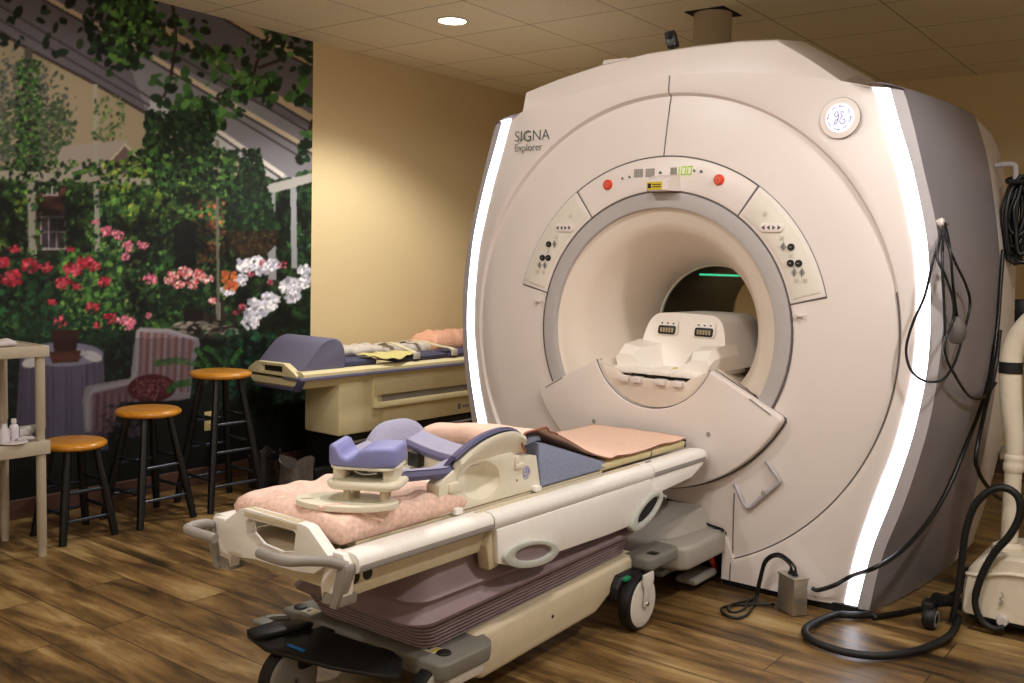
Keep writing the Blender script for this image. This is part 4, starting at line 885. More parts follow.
# blue foam wedge, pink sheet over wedge and cradle end
wd = solo('foam_wedge', MB().prism([(2.61,.607), (3.02,.607), (3.02,.634), (2.62,.758), (2.585,.764)], lambda x, z, y: (x, y, z), AX-.226, AX+.226, .008), 'blue_foam', 'blue fabric foam wedge under the pink sheet behind the winged coil', 'cushion')
solo('foam_block', MB().prism([(2.625,.762), (2.60,.766), (2.53,.758), (2.53,.767), (2.545,.788), (2.61,.785)], lambda x, z, y: (x, y, z), AX-.212, AX+.02, .006), 'blue_foam', 'slim blue foam pad lying between the winged coil and the pink sheet', 'cushion')
def sheet():
    P = [(2.478,.738), (2.458,.768), (2.468,.796), (2.50,.803), (2.58,.800), (2.66,.772), (2.8,.722), (2.92,.678), (3.0,.655), (3.06,.645), (3.2,.642), (3.45,.642), (3.648,.645)]
    P = smooth_tab(P, 60); n = 26; vs = []; fs = []
    for i, (x, z) in enumerate(P):
        for j in range(n):
            v_ = j/(n-1)*2-1; y = v_*.238*(1-.02*math.sin(9*x)); t = i/(len(P)-1)
            dz = .003*math.sin(11*x+3*v_)*abs(v_)+.001*math.sin(31*x+11*v_); ed = max(0, -v_-.86)/.14
            dz += ed*(.005*math.sin(17*x)+(.012 if x < 2.60 else 0)-(.018*max(0, 1-abs(x-3.02)/.05)))
            vs.append((x+.02*v_*v_*(1-t)+.04*max(0, v_)*(1-t), AX+y, z+max(dz, -.004)-.05*max(0, v_)*(1-t)))
    for i in range(len(P)-1):
        for j in range(n-1): a = i*n+j; fs.append((a, a+1, a+n+1, a+n))
    k = len(vs); vs2 = vs+[(x, y, z+.004) for x, y, z in vs]; f2 = fs+[tuple(k+i for i in f_[::-1]) for f_ in fs]
    N = len(P); bd = [i*n for i in range(N)]+[(N-1)*n+j for j in range(1, n)]+[i*n+n-1 for i in range(N-2, -1, -1)]+[j for j in range(n-2, 0, -1)]
    m = MB().add(vs2, f2, 0); m.add([], []); 
    f3 = [(a, b_, k+b_, k+a) for a, b_ in zip(bd, bd[1:]+bd[:1])]; m.f += f3; m.m += [1]*len(f3)
    m.tube([vs2[k+i*n] for i in range(0, 26)], .004, 6, 1, sub=2); 
    return m
solo('pink_sheet', sheet(), ['sheet_pink', 'sheet_pink_edge'], 'plain salmon pink sheet spread over the blue wedge and the far table end', 'sheet', smooth=180)

# ------------------------------------------------------------------ the spare table parked along the cream wall
rt = thing('spare_table', (4.6, 4.5, 0), 'older cream scanner table with blue-grey trim parked along the cream wall', 'table')
RX0, RX1, RY0, RY1 = 3.60, 5.9, 4.25, 4.75
PT = lambda y, z, x: (x, y, z)
tp = link('top_rail', MB().loft([[PT(y, z, x) for y, z in ((RY0,.672), (RY0,.69), (RY0+.02,.706), (RY0+.09,.706), (RY0+.10,.69), (RY1-.10,.69), (RY1-.09,.706), (RY1-.02,.706), (RY1,.69), (RY1,.672))] for x in (RX0+.01, RX1)]), 'old_cream', rt, 50)
link('edge_trim', MB().loft([[PT(y, z, x) for y, z in ((RY0-.003,.654), (RY0-.006,.664), (RY0-.002,.674), (RY0+.02,.674), (RY0+.02,.654))] for x in (RX0, RX1)]).box((RX0-.012, RY0-.004, .654), (RX0+.02, RY0+.16, .674), .006), 'old_blue_trim', rt, 50)
link('under_tray', MB().loft([[PT(y, z, x) for y, z in ((RY0+.01,.656), (RY1-.01,.656), (RY1-.06,z0), (RY0+.06,z0))] for x, z0 in ((RX0,.62), (RX0+.02,.60), (4.2,.60), (RX1,.60))]), 'old_cream', rt, 30)
link('end_band', MB().prism([(RY0+.0,.655), (RY0+.03,.655), (RY0+.07,.598), (RY0+.04,.588)], PT, RX0-.012, RX0+.03, .003).box((RX0-.006, RY0+.05, .592), (RX0+.03, RY1-.05, .604), .003), 'navy_pad', rt)
hb = link('hand_block', MB().hole([(RY0+.035,.682), (RY0+.06,.70), (RY0+.15,.745), (RY1-.10,.742), (RY1-.03,.70), (RY1-.02,.675), (RY0+.04,.672)], [(RY0+.16,.729), (RY1-.15,.726), (RY1-.15,.688), (RY0+.16,.689)], PT, RX0-.012, RX0+.035, .008), 'old_cream', rt)
link('hollow_patch', MB().box((RX0+.015, RY0+.15, .684), (RX0+.036, RY1-.14, .733)), 'black_plastic', hb)  # black infill painted as the dark inside the hand hole
link('pedestal', MB().box((3.93, 4.30, .285), (4.30, 4.62, .62), .02).box((4.22, 4.315, .30), (5.6, 4.62, .62), .01), 'old_cream', rt)
pn = link('front_panel', MB().hole([(4.205,.645), (5.8,.645), (5.8,.43), (4.22,.43), (4.205,.44)], [(4.245,.512), (5.76,.512), (5.76,.466), (4.245,.466)], lambda x, z, y: (x, y, z), 4.285, 4.318, .006), 'old_cream', rt)
link('slot', MB().box((4.24, 4.309, .46), (5.77, 4.3145, .52)), 'table_grey', pn)
link('nameplate', MB().box((5.05, 4.3135, .337), (5.075, 4.3155, .375)).box((5.10, 4.3135, .345), (5.112, 4.3155, .362)).box((5.118, 4.3135, .345), (5.13, 4.3155, .362)).box((5.136, 4.3135, .345), (5.15, 4.3155, .362)).box((5.156, 4.3135, .345), (5.168, 4.3155, .362)), 'old_blue_trim', rt)
link('base', MB().box((3.98, 4.34, .05), (5.7, 4.66, .29), .02).box((3.8, 4.36, .05), (5.85, 4.42, .10), .01).box((3.8, 4.58, .05), (5.85, 4.64, .10), .01), 'black_plastic', rt)
link('base_rail', MB().tube([(4.0, 4.325, .18), (5.6, 4.325, .20)], .012, 8).tube([(4.0, 4.325, .23), (5.6, 4.325, .25)], .010, 8), 'bumper_grey', rt)
for x in (3.84, 5.8):
    for y in (4.39, 4.61): link('caster', MB().lathe([(.01,-.016), (.03,-.018), (.034,0), (.03,.018), (.01,.016)], (x, y, .034), 'y', 20), 'black_rubber', rt)
# on it
def hump():
    rg = []
    for y, k in ((4.285,.97), (4.295,1), (4.70,1), (4.71,.97)):
        P = [(3.63,.708), (3.66,.745), (3.76,.845), (3.80,.872), (3.845,.886), (3.885,.886), (3.925,.870), (3.95,.835), (3.962,.79), (3.962,.708)]
        rg.append([(3.8+(x-3.8)*k, y, .708+(z-.708)*k) for x, z in smooth_tab(P, 60)])
    return MB().loft(rg)
solo('leg_bolster', hump(), 'foam_slate', 'large rounded slate-blue foam bolster on the near end of the spare table', 'bolster', smooth=60)
solo('flat_pad', MB().prism([(3.975,4.30), (4.24,4.30), (4.30,4.40), (4.30,4.68), (3.975,4.68)], XY, .708, .742, .01), 'navy_pad', 'short flat navy pad on the spare table next to the rounded bolster', 'pad')
solo('splint_pad', MB().loft([[(x, y, z) for y, z in ((4.29,z0), (4.285,z0+.02), (4.31,z0+h), (4.46,z0+h), (4.47,z0))] for x, z0, h in ((4.40,.712,.012), (4.46,.712,.03), (4.86,.715,.034), (4.90,.72,.012))]), 'navy_pad', 'long thin navy pad under two cream straps on the spare table, nearest the bolster', 'pad')
solo('splint_pad', MB().loft([[(x, y, z) for y, z in ((4.29,z0), (4.285,z0+.02), (4.31,z0+h), (4.46,z0+h), (4.47,z0))] for x, z0, h in ((4.915,.712,.012), (4.95,.712,.036), (5.28,.715,.036), (5.34,.72,.012))]), 'navy_pad', 'thin navy pad on the spare table by the orange-pink blanket', 'pad')
def strap(x0, x1, sd, dz=0):
    rs_ = []
    P = [(4.278,.722), (4.272,.745), (4.30,.764), (4.36,.772), (4.45,.79), (4.55,.805), (4.63,.79), (4.66,.762)]
    for i, (y, z) in enumerate(smooth_tab(P, 36)):
        t = max(0, (y-4.28)/.38); x = x0+(x1-x0)*t+.012*math.sin(5*t+sd)
        rs_.append([(x-.022, y, z+dz), (x+.022, y, z+dz), (x+.022, y+.001, z+dz+.005), (x-.022, y+.001, z+dz+.005)])
    return MB().loft(rs_)
st1 = solo('strap', strap(4.57, 4.62, 0), 'strap_cream', 'cream webbing strap arching over the navy pad, nearer the bolster', 'strap', 'cream straps on the spare table')
st2 = solo('strap', strap(4.94, 4.80, 1, .006), 'strap_cream', 'cream webbing strap arching over the navy pads, nearer the orange-pink blanket', 'strap', 'cream straps on the spare table')
for s_, x in ((st1, 4.57), (st2, 4.945)): link('buckle', MB().box((x-.03, 4.262, .722), (x+.03, 4.274, .768), .005), 'white_fabric', s_)
solo('folded_towel', pillow(4.02, 4.50, 4.49, 4.70, .744, .80, 26, 14, 9, .008), 'white_fabric', 'crumpled off-white towel at the back of the spare table beside the bolster', 'towel', smooth=180)
solo('folded_towel', pillow(4.57, 5.16, 4.52, 4.71, .712, .792, 26, 14, 12, .008), 'white_fabric', 'crumpled off-white towel under the two cream straps on the spare table', 'towel', smooth=180)
def rag():
    vs = []; fs = []; n, m_ = 22, 8
    for i in range(n):
        for j in range(m_):
            t = i/(n-1); v_ = j/(m_-1); x = 4.16+.40*t; y = 4.30-.05*math.sin(PI*t)*(1-v_)+.12*v_
            hang = -.022*math.sin(PI*t)**1.5*(1-v_)**2
            vs.append((x, y-.012, .764+hang+.006*math.sin(19*t+5*v_)+.005*v_))
    for i in range(n-1):
        for j in range(m_-1): a = i*m_+j; fs.append((a, a+1, a+m_+1, a+m_))
    k = len(vs); N = MB().add(vs+[(x, y, z-.004) for x, y, z in vs], fs+[tuple(k+q for q in f_[::-1]) for f_ in fs])
    bd = [i*m_ for i in range(n)]+[(n-1)*m_+j for j in range(1, m_)]+[i*m_+m_-1 for i in range(n-2, -1, -1)]+[j for j in range(m_-2, 0, -1)]
    N.f += [(a, b_, k+b_, k+a) for a, b_ in zip(bd, bd[1:]+bd[:1])]; N.m += [0]*len(bd); return N
solo('yellow_cloth', rag(), 'yellow_cloth', 'pale yellow cloth drooping over the front edge of the spare table', 'cloth', smooth=180)
solo('blanket', pillow(4.98, 5.85, 4.47, 4.73, .712, .865, 40, 18, 21, .009, .12), 'blanket_orange', 'rumpled orange-pink blanket on the far end of the spare table', 'blanket', smooth=180)
# plastic bags on the floor under the spare table
def bag(cx, cy, w, d, h, seed, lean=.0):
    rs = np.random.RandomState(seed); rg = []
    for k, (t, sc_) in enumerate(((0,.86), (.04,.97), (.25,1.0), (.5,.97), (.75,.95), (.92,1.0), (1,1.03), (1,.99), (.9,.95), (.6,.9))):
        ring = []
        for i in range(28):
            a = 2*PI*i/28; ca, sa = math.cos(a), math.sin(a)
            px_ = abs(ca)**.45*(1 if ca >= 0 else -1); py_ = abs(sa)**.45*(1 if sa >= 0 else -1)
            wob = 1+rs.uniform(-.05, .05)
            ring.append((cx+px_*w/2*sc_*wob+lean*t, cy+py_*d/2*sc_*wob, .003+h*t*(1+.16*math.sin(2.3*a+seed)*(t > .8))))
        rg.append(ring)
    return MB().loft(rg, (True, False))
solo('plastic_bag', bag(3.60, 4.30, .17, .15, .19, 3, .01), 'bag_film', 'open crinkled grey plastic bag under the spare table, in front', 'bag', 'plastic bags under the spare table', 60)
solo('plastic_bag', bag(3.56, 4.53, .16, .15, .20, 6), 'bag_dark', 'darker plastic bag under the spare table, behind the grey one', 'bag', 'plastic bags under the spare table', 60)

# ------------------------------------------------------------------ stools, shelf unit, small things by the mural
def stool(x, y, h, seat_r, spread, label, rot):
    t = thing('bar_stool', (x, y, 0), label, 'stool', 'black-legged stools with round wooden seats by the mural')
    link('seat', MB().lathe([(0,h), (seat_r*.8,h), (seat_r-.012,h-.003), (seat_r,h-.013), (seat_r,h-.024), (seat_r-.012,h-.034), (seat_r*.7,h-.036), (0,h-.036)], (x, y, 0), 'z', 48), 'stool_wood', t, 60)
    A = [rot+PI/4+k*PI/2 for k in range(4)]
    foot = lambda a, z: (x+math.cos(a)*(.10+(spread-.10)*(1-z/(h-.03))), y+math.sin(a)*(.10+(spread-.10)*(1-z/(h-.03))), z)
    for a in A: link('leg', MB().tube([foot(a, 0), foot(a, h*.4), foot(a, h-.03)], .019, 12, smooth=False, rad=[.018,.021,.017]), 'stool_black', t, 60)
    levels = [.22, .5] if h < .62 else [.18, .42, .62]
    for lv in levels:
        for k in range(4):
            z0 = h*lv+(.035 if k % 2 else 0)
            link('rung', MB().tube([foot(A[k], z0), foot(A[(k+1) % 4], z0)], .009, 8), 'rung_dark', t, 60)
    return t
stool(2.335, 4.40, .465, .148, .185, 'lowest black-legged stool with round honey wood seat, beside the shelf unit', .02)
stool(2.74, 4.42, .574, .161, .222, 'middle-height black-legged stool with round honey wood seat, in front of the pictured armchair', .05)
stool(3.175, 4.42, .735, .165, .235, 'tallest black-legged stool with round honey wood seat, next to the spare table', -.05)

sh = thing('shelf_unit', (1.75, 4.38, 0), 'beige plastic shelf unit with round posts at the edge of the mural', 'shelf')
SX0, SX1, SY0, SY1 = 1.2, 2.108, 4.17, 4.58
for z0, z1 in ((.895,.945), (.462,.522)):
    link('shelf', MB().hole([(SX0,SY0), (SX1,SY0), (SX1,SY1), (SX0,SY1)], [(SX0+.02,SY0+.02), (SX1-.02,SY0+.02), (SX1-.02,SY1-.02), (SX0+.02,SY1-.02)], XY, z0, z1, .004, n=16).box((SX0+.015, SY0+.015, z1-.016), (SX1-.015, SY1-.015, z1-.004)), 'shelf_taupe', sh)
for x in (SX0+.045, SX1-.03):
    for y in (SY0+.03, SY1-.03):
        for z0, z1 in ((0,.462), (.522,.895)):
            link('post', MB().lathe([(.0175,z0), (.0175,z0+.05), (.0205,z0+.055), (.0205,z1)], (x, y, 0), 'z', 20), 'shelf_taupe', sh)
bt = thing('spray_bottle', (1.99, 4.26, .522), 'small white bottle standing on the middle shelf', 'bottle')
link('body', MB().lathe([(0,.524), (.019,.524), (.020,.53), (.020,.585), (.016,.594), (.009,.598), (.009,.603)], (1.99, 4.26, 0), 'z', 20), 'bottle_white', bt)
link('cap', MB().lathe([(.011,.602), (.011,.618), (.009,.621), (0,.621)], (1.99, 4.26, 0), 'z', 16), 'paper_white', bt)
solo('bottle', MB().lathe([(0,.524), (.022,.524), (.022,.575), (.012,.59), (.011,.604), (0,.604)], (1.945, 4.25, 0), 'z', 20), 'bottle_white', 'second pale bottle on the middle shelf, beside the capped one', 'bottle')
solo('saucer', MB().lathe([(0,.523), (.05,.523), (.062,.528), (.060,.531), (.045,.527), (0,.527)], (1.96, 4.21, 0), 'z', 32), 'paper_white', 'white round dish on the middle shelf below the bottles', 'dish')
solo('cream_tube', MB().tube([(1.985,4.36,.553), (2.09,4.31,.556), (2.13,4.29,.556)], .02, 12, rad=[.012,.021,.024]), 'table_grey', 'pale rolled tube lying on the middle shelf behind the bottles', 'tube')
solo('crinkled_bag', pillow(2.01, 2.07, 4.25, 4.31, .524, .585, 12, 12, 31, .008, .03), 'crinkle', 'crumpled shiny clear bag on the middle shelf by the post', 'bag', smooth=180)
solo('paper_pack', pillow(1.985, 2.07, 4.215, 4.25, .524, .541, 8, 8, 33, .002, .01), 'paper_white', 'flat pale paper packet on the middle shelf edge', 'packet', smooth=180)
solo('white_cloth', pillow(1.80, 2.0, 4.22, 4.42, .944, .968, 16, 16, 41, .006), 'paper_white', 'white folded cloth lying on top of the shelf unit', 'cloth', smooth=180)
ou = thing('wall_outlet', (3.42, YW-.004, .372), 'yellowed power outlet plate low on the mural behind the tallest stool', 'outlet')
link('plate', MB().box((3.385, YW-.011, .315), (3.455, YW-.004, .43), .003), 'outlet_ivory', ou)
for dz in (-.022, .022):
    so = link('socket', MB().prism(rrect(3.403, 3.437, .372+dz-.014, .372+dz+.014, .008), XZ, YW-.013, YW-.009), 'outlet_ivory', ou)
    link('slot', MB().box((3.412, YW-.0138, .372+dz-.006), (3.415, YW-.012, .372+dz+.006)).box((3.425, YW-.0138, .372+dz-.006), (3.428, YW-.012, .372+dz+.006)), 'black_plastic', so)

# ------------------------------------------------------------------ ceiling fittings
vp = thing('exhaust_pipe', (4.9, 2.42, 2.15), 'round beige exhaust pipe rising from the scanner into the ceiling', 'pipe')
link('pipe', MB().lathe([(.103,2.15), (.103,2.742)], (4.89, 2.42, 0), 'z', 40), 'duct', vp)
link('gap_shade_plate', MB().hole([(4.775,2.535), (5.005,2.535), (5.005,2.305), (4.775,2.305)], ell(4.89, 2.42, .104, .104, 32), XY, 2.741, 2.7445, n=32), 'void_black', vp)  # flat black plate painted as the shade of the hole round the pipe
cmr = thing('watch_camera', (3.98, 2.16, 2.335), 'small black watch camera on a stalk on top of the scanner', 'camera')
link('stalk', MB().tube([(3.98,2.16,2.33), (3.978,2.165,2.36)], .006, 8), 'camera_black', cmr)
def rot(p, c, a, b_):
    v = Vector(p)-Vector(c); v = Matrix.Rotation(a, 3, 'Z') @ Matrix.Rotation(b_, 3, 'X') @ v; return tuple(v+Vector(c))
cc = (3.975, 2.168, 2.395)
link('housing', MB().box((3.945, 2.143, 2.358), (4.005, 2.193, 2.43), .008, T=lambda x, y, z: rot((x, y, z), cc, .3, -.25)), 'camera_black', cmr)
link('lens', MB().lathe([(0,-.034), (.016,-.034), (.02,-.028), (.02,-.02)], (3.975, 2.168, 2.408), 'x', 20), 'void_black', cmr)
link('mount', MB().box((3.95, 2.135, 2.36), (3.99, 2.15, 2.385), .004), 'camera_black', cmr)

# ------------------------------------------------------------------ cables on the scanner's flank
def cable(name, pts, r_, label, mtl='black_cable', cat='cable', group=None, corr=0):
    m = MB()
    if corr:
        P = [Vector(p) for p in pts]; Q = []
        for i in range(len(P)-1):
            p0, p1, p2, p3 = P[max(i-1,0)], P[i], P[i+1], P[min(i+2,len(P)-1)]
            k = max(4, int((p2-p1).length/.006))
            for j in range(k):
                t = j/k; Q.append(.5*((2*p1)+(p2-p0)*t+(2*p0-5*p1+4*p2-p3)*t*t+(3*p1-p0-3*p2+p3)*t**3))
        m.tube(Q, r_, 10, smooth=False, rad=[r_*(1 if i % 2 else .82) for i in range(len(Q))])
    else: m.tube(pts, r_, 8, sub=8)
    return solo(name, m, mtl, label, cat, group, 180 if not corr else 60)
cable('sensor_cable', [(3.85, 0.92, 1.553), (3.765, 0.932, 1.414), (3.765, 0.953, 1.284), (3.765, 0.992, 1.17), (3.765, 1.008, 1.075), (3.765, 0.986, 1.001), (3.765, 0.934, 0.965), (3.765, 0.872, 0.978), (3.889, 0.862, 1.034), (3.99, 0.862, 1.132), (4.074, 0.862, 1.246), (3.985, 0.862, 1.324), (3.789, 0.862, 1.409), (3.765, 0.892, 1.488), (3.765, 0.905, 1.539)], .0055, 'thin black cable hanging from the knob in a wide loop across the glowing strip', group='thin cables hanging from the scanner side')
cable('sensor_cable', [(3.85, 0.92, 1.553), (3.765, 0.92, 1.433), (3.765, 0.888, 1.36), (3.796, 0.862, 1.269), (3.816, 0.862, 1.195), (3.765, 0.871, 1.134), (3.765, 0.87, 1.067), (3.902, 0.862, 0.983), (4.143, 0.862, 0.885), (4.37, 0.862, 0.847), (4.56, 0.862, 0.863), (4.677, 0.862, 0.889)], .0055, 'thin black cable dangling from the knob in a low sag towards the black cable bundle', group='thin cables hanging from the scanner side')
cable('sensor_cable', [(3.85, 0.92, 1.553), (3.765, 0.901, 1.415), (3.765, 0.886, 1.269), (3.765, 0.874, 1.137)], .0055, 'shorter thin black cable hanging straight from the knob, ending in a silver tip', group='thin cables hanging from the scanner side')
sq = thing('squeeze_bulb', (4.12, .90, 1.12), 'grey rubber squeeze bulb hanging on a black tube by the glowing strip', 'bulb')
link('bulb', MB().lathe([(0,1.105), (.02,1.11), (.031,1.13), (.034,1.155), (.028,1.18), (.014,1.20), (.007,1.208), (0,1.208)], ((3.834, 0.85, 1.158)[0], (3.834, 0.85, 1.158)[1], 0), 'z', 24), 'shell_line', sq)
link('tube', MB().tube([(3.85, 0.92, 1.553), (3.765, 0.876, 1.452), (3.782, 0.862, 1.325), (3.876, 0.862, 1.201)], .0055, 8, sub=8), 'black_cable', sq, 180)
cable('power_cable', [(3.765, 1.316, 0.085), (3.765, 1.291, 0.082), (3.765, 1.225, 0.118), (3.765, 1.16, 0.17), (3.573, 1.03, 0.273), (3.679, 0.98, 0.308), (3.895, 0.95, 0.36), (4.082, 0.91, 0.48), (4.238, 0.88, 0.654), (4.505, 0.87, 0.85), (4.656, 0.87, 1.081), (4.729, 0.88, 1.345), (4.755, 0.885, 1.479)], .009, 'black cable stretched along the scanner side with its plug end on the scanner front')
cable('power_cable', [(4.565, 0.84, 1.13), (4.517, 0.84, 0.96), (4.369, 0.84, 0.803), (4.254, 0.84, 0.628), (4.312, 0.84, 0.557), (4.448, 0.84, 0.484), (4.704, 0.84, 0.382), (4.901, 0.84, 0.323)], .009, 'thick black cable dropping beside the scanner behind the bent ivory column')
bn = thing('cable_bundle', (5.05, .86, 1.43), 'thick coiled bundle of black cables hung on the back corner of the scanner', 'cable')
rs = np.random.RandomState(11)
for k in range(16):
    w = rs.uniform(.03, .075); zb = rs.uniform(1.42, 1.56); y0 = .868+rs.uniform(-.04, .025); x0 = 4.90+rs.uniform(-.03, .04); zt_ = 1.80+rs.uniform(-.02, .03)
    ang = rs.uniform(-.5, .5)+.9; dx, dy = math.cos(ang)*w*.65, -math.sin(ang)*w
    P = [(x0, y0, zt_), (x0-dx*.7, y0-dy*.7, zt_-.06), (x0-dx, y0-dy, (zt_+zb)/2), (x0-dx*.6, y0-dy*.6, zb+.03), (x0, y0, zb), (x0+dx*.6, y0+dy*.6, zb+.04), (x0+dx, y0+dy, (zt_+zb)/2+.03), (x0+dx*.7, y0+dy*.7, zt_-.05), (x0, y0, zt_)]
    link('coil', MB().tube(P, .0105, 8, sub=6), 'black_cable', bn, 180)
link('tie', MB().tube([(4.86,.90,1.79), (4.89,.91,1.80), (4.93,.89,1.81), (4.92,.83,1.80), (4.87,.84,1.79), (4.86,.90,1.79)], .012, 8), 'black_rubber', bn)
link('loose_end', MB().tube([(5.08,.86,1.50), (5.12,.80,1.42), (5.16,.76,1.33), (5.2,.70,1.30), (5.24,.62,1.34)], .008, 8), 'black_cable', bn, 180)
link('plug', MB().box((5.0,.90,1.40), (5.04,.93,1.50), .006), 'black_rubber', bn)
wb = thing('wall_box', (5.75, .93, 1.10), 'black device with a white label mounted behind the scanner above the bent column', 'device')
link('case', MB().box((5.7, .93, 1.09), (5.86, 1.03, 1.24), .01).box((5.72, .955, 1.0), (5.8, .99, 1.1), .006), 'black_plastic', wb)
link('label_plate', MB().box((5.695, .985, 1.13), (5.702, 1.015, 1.21), .001), 'sticker', wb)
link('bracket', MB().box((5.52, .98, 1.14), (5.72, 1.03, 1.17), .004), 'black_plastic', wb)
wo = thing('wall_plate', (XB-.006, 1.27, 1.5), 'pale wall plate on the back wall behind the cable bundle', 'outlet')
link('plate', MB().box((XB-.012, 1.14, 1.45), (XB, 1.30, 1.72), .004), 'old_cream', wo)
link('slot', MB().box((XB-.014, 1.17, 1.55), (XB-.011, 1.27, 1.56)).box((XB-.014, 1.17, 1.61), (XB-.011, 1.27, 1.62)), 'outlet_ivory', wo)

# ------------------------------------------------------------------ steel box with cables at the scanner's foot
SBM = Matrix.Translation((3.665, 1.368, 0)) @ Matrix.Rotation(math.radians(-33), 4, 'Z')
sbT = lambda x, y, z: tuple(SBM @ Vector((x, y, z)))
sb = thing('steel_box', (3.675, 1.368, 0), 'small brushed steel box on the floor against the scanner front', 'box')
link('case', MB().box((-.022, -.052, .002), (.045, .052, .148), .003, T=sbT), 'steel', sb)
link('lid', MB().box((-.026, -.056, .146), (.049, .056, .152), .002, T=sbT), 'steel', sb)
for y in (-.012, .014): link('gland', MB().lathe([(.013,.152), (.013,.158), (.009,.16), (.007,.172)], sbT(.01, y, 0), 'z', 14), 'black_rubber', sb)
g0, g1 = sbT(.01, .014, .165), sbT(.01, -.012, .165)
link('cable', MB().tube([g0, (g0[0],g0[1]+.004,.185), (3.69,1.415,.205), (3.69,1.45,.205), (3.69,1.485,.17), (3.685,1.50,.10), (3.675,1.51,.02), (3.62,1.50,.008), (3.50,1.475,.008), (3.437,1.496,.008), (3.448,1.548,.008), (3.51,1.583,.008), (3.585,1.545,.008), (3.69,1.44,.008)], .0055, 8), 'black_cable', sb, 180)
link('cable', MB().tube([g1, (g1[0],g1[1]+.004,.19), (3.695,1.41,.212), (3.70,1.45,.213), (3.70,1.492,.178), (3.70,1.51,.11), (3.69,1.525,.02), (3.63,1.53,.01), (3.53,1.50,.018), (3.47,1.51,.018), (3.47,1.54,.018), (3.54,1.56,.018), (3.70,1.52,.008)], .0055, 8), 'black_cable', sb, 180)
link('yellow_tag', MB().box((3.70, 1.50, .085), (3.706, 1.515, .10), .002).box((3.70, 1.505, .065), (3.704, 1.512, .085), .001), 'yellow_label', sb, label='small yellow tag')

# ------------------------------------------------------------------ ivory mobile unit with a bent column
mu = thing('mobile_unit', (4.2, .62, 0), 'ivory mobile unit on casters with a thick bent ivory column', 'medical cart')
def mbody():
    rg = []
    for x, k in ((3.985,.93), (4.0,.985), (4.03,1), (4.32,1), (4.36,.97)):
        P = [(.80,.045), (.81,.07), (.805,.16), (.798,.20), (.785,.235), (.745,.275), (.70,.292), (.60,.30), (.50,.292), (.44,.26), (.42,.19), (.41,.045)]
        rg.append([(x, .61+(y-.61)*k, .16+(z-.16)*k) for y, z in smooth_tab(P, 72)])
    return MB().loft(rg)
link('housing', mbody(), 'cart_ivory', mu, 50)
link('housing_ridge', MB().tube([(3.992,.795,.205), (3.984,.74,.212), (3.982,.66,.235), (3.982,.58,.24), (3.984,.5,.225)], .008, 8), 'cart_ivory', mu, 60)
link('squiggle_mark', MB().tube([(3.975,.665,.165), (3.975,.66,.15), (3.975,.668,.14), (3.975,.657,.125), (3.975,.668,.115), (3.975,.662,.135)], .0025, 6), 'table_grey', mu)
link('drain_cap', MB().lathe([(0,-.02), (.018,-.02), (.022,0), (.022,.02)], (3.985, .655, .055), 'x', 16), 'paper_white', mu)
link('undercarriage', MB().box((4.0, .44, .03), (4.34, .78, .06), .01), 'black_plastic', mu)
lg = link('caster_arm', MB().tube([(4.05,.80,.06), (3.97,.84,.09), (3.90,.875,.105)], .022, 8, rad=[.026,.022,.03]), 'black_plastic', mu)
for x, y in ((3.86,.885), (4.4,.86), (4.35,.40), (3.95,.42)):
    w_ = link('caster_wheel', MB().lathe([(.008,-.022), (.034,-.024), (.042,-.014), (.042,.014), (.034,.024), (.008,.022)], (x, y, .043), 'y', 28), 'black_rubber', mu)
    link('wheel_ring', MB().lathe([(.022,-.0245), (.031,-.0255), (.0345,-.0235)], (x, y, .043), 'y', 28), 'table_grey', w_)
    link('fork', MB().box((x-.02, y-.012, .06), (x+.045, y+.032, .108), .008), 'black_plastic', w_)
link('arm_link', MB().tube([(4.4,.86,.09), (4.3,.75,.09)], .02, 8).tube([(4.35,.40,.09), (4.3,.5,.09)], .02, 8).tube([(3.95,.42,.09), (4.05,.5,.09)], .02, 8), 'black_plastic', mu)
link('column_foot', MB().lathe([(.06,.285), (.058,.305), (.042,.315), (.034,.32)], (4.15, .68, 0), 'z', 28), 'cart_ivory', mu)
link('column', MB().tube([(4.15,.68,.31), (4.15,.682,.62)], .031, 20).lathe([(.034,.60), (.038,.61), (.038,.63), (.034,.64), (.037,.65), (.037,.66), (.032,.67)], (4.15, .682, 0), 'z', 24), 'cart_ivory', mu)
link('bent_arm', MB().tube([(4.15,.682,.66), (4.15,.687,.74), (4.15,.705,.86), (4.15,.716,.98), (4.15,.716,1.06), (4.145,.695,1.13), (4.135,.655,1.19), (4.12,.60,1.24), (4.10,.53,1.29), (4.08,.45,1.33)], .042, 20, rad=[.031,.034,.039,.041,.041,.041,.041,.041,.041,.041]), 'cart_ivory', mu, 60)
link('strap_band', MB().tube([(4.15,.716,.985), (4.15,.7165,1.03)], .0435, 24), 'black_rubber', mu)
link('wire', MB().tube([(4.15,.64,.70), (4.14,.63,.85), (4.14,.645,1.0), (4.13,.63,1.1)], .004, 6).tube([(4.13,.72,.70), (4.11,.73,.66), (4.12,.72,.62)], .004, 6), 'black_cable', mu)
link('corrugated_hose', MB().tube([(3.955, 0.826, 0.014), (3.955, 0.813, 0.145), (3.955, 0.806, 0.265), (3.955, 0.798, 0.385), (3.955, 0.773, 0.487), (3.955, 0.724, 0.55), (3.955, 0.674, 0.57), (3.955, 0.628, 0.543), (3.955, 0.618, 0.477), (3.955, 0.646, 0.395), (3.955, 0.693, 0.32), (3.955, 0.732, 0.222), (3.955, 0.75, 0.12), (3.955, 0.729, 0.054), (3.955, 0.685, 0.026), (3.955, 0.644, 0.037)], .0125, 10, sub=8), 'black_rubber', mu, 180)
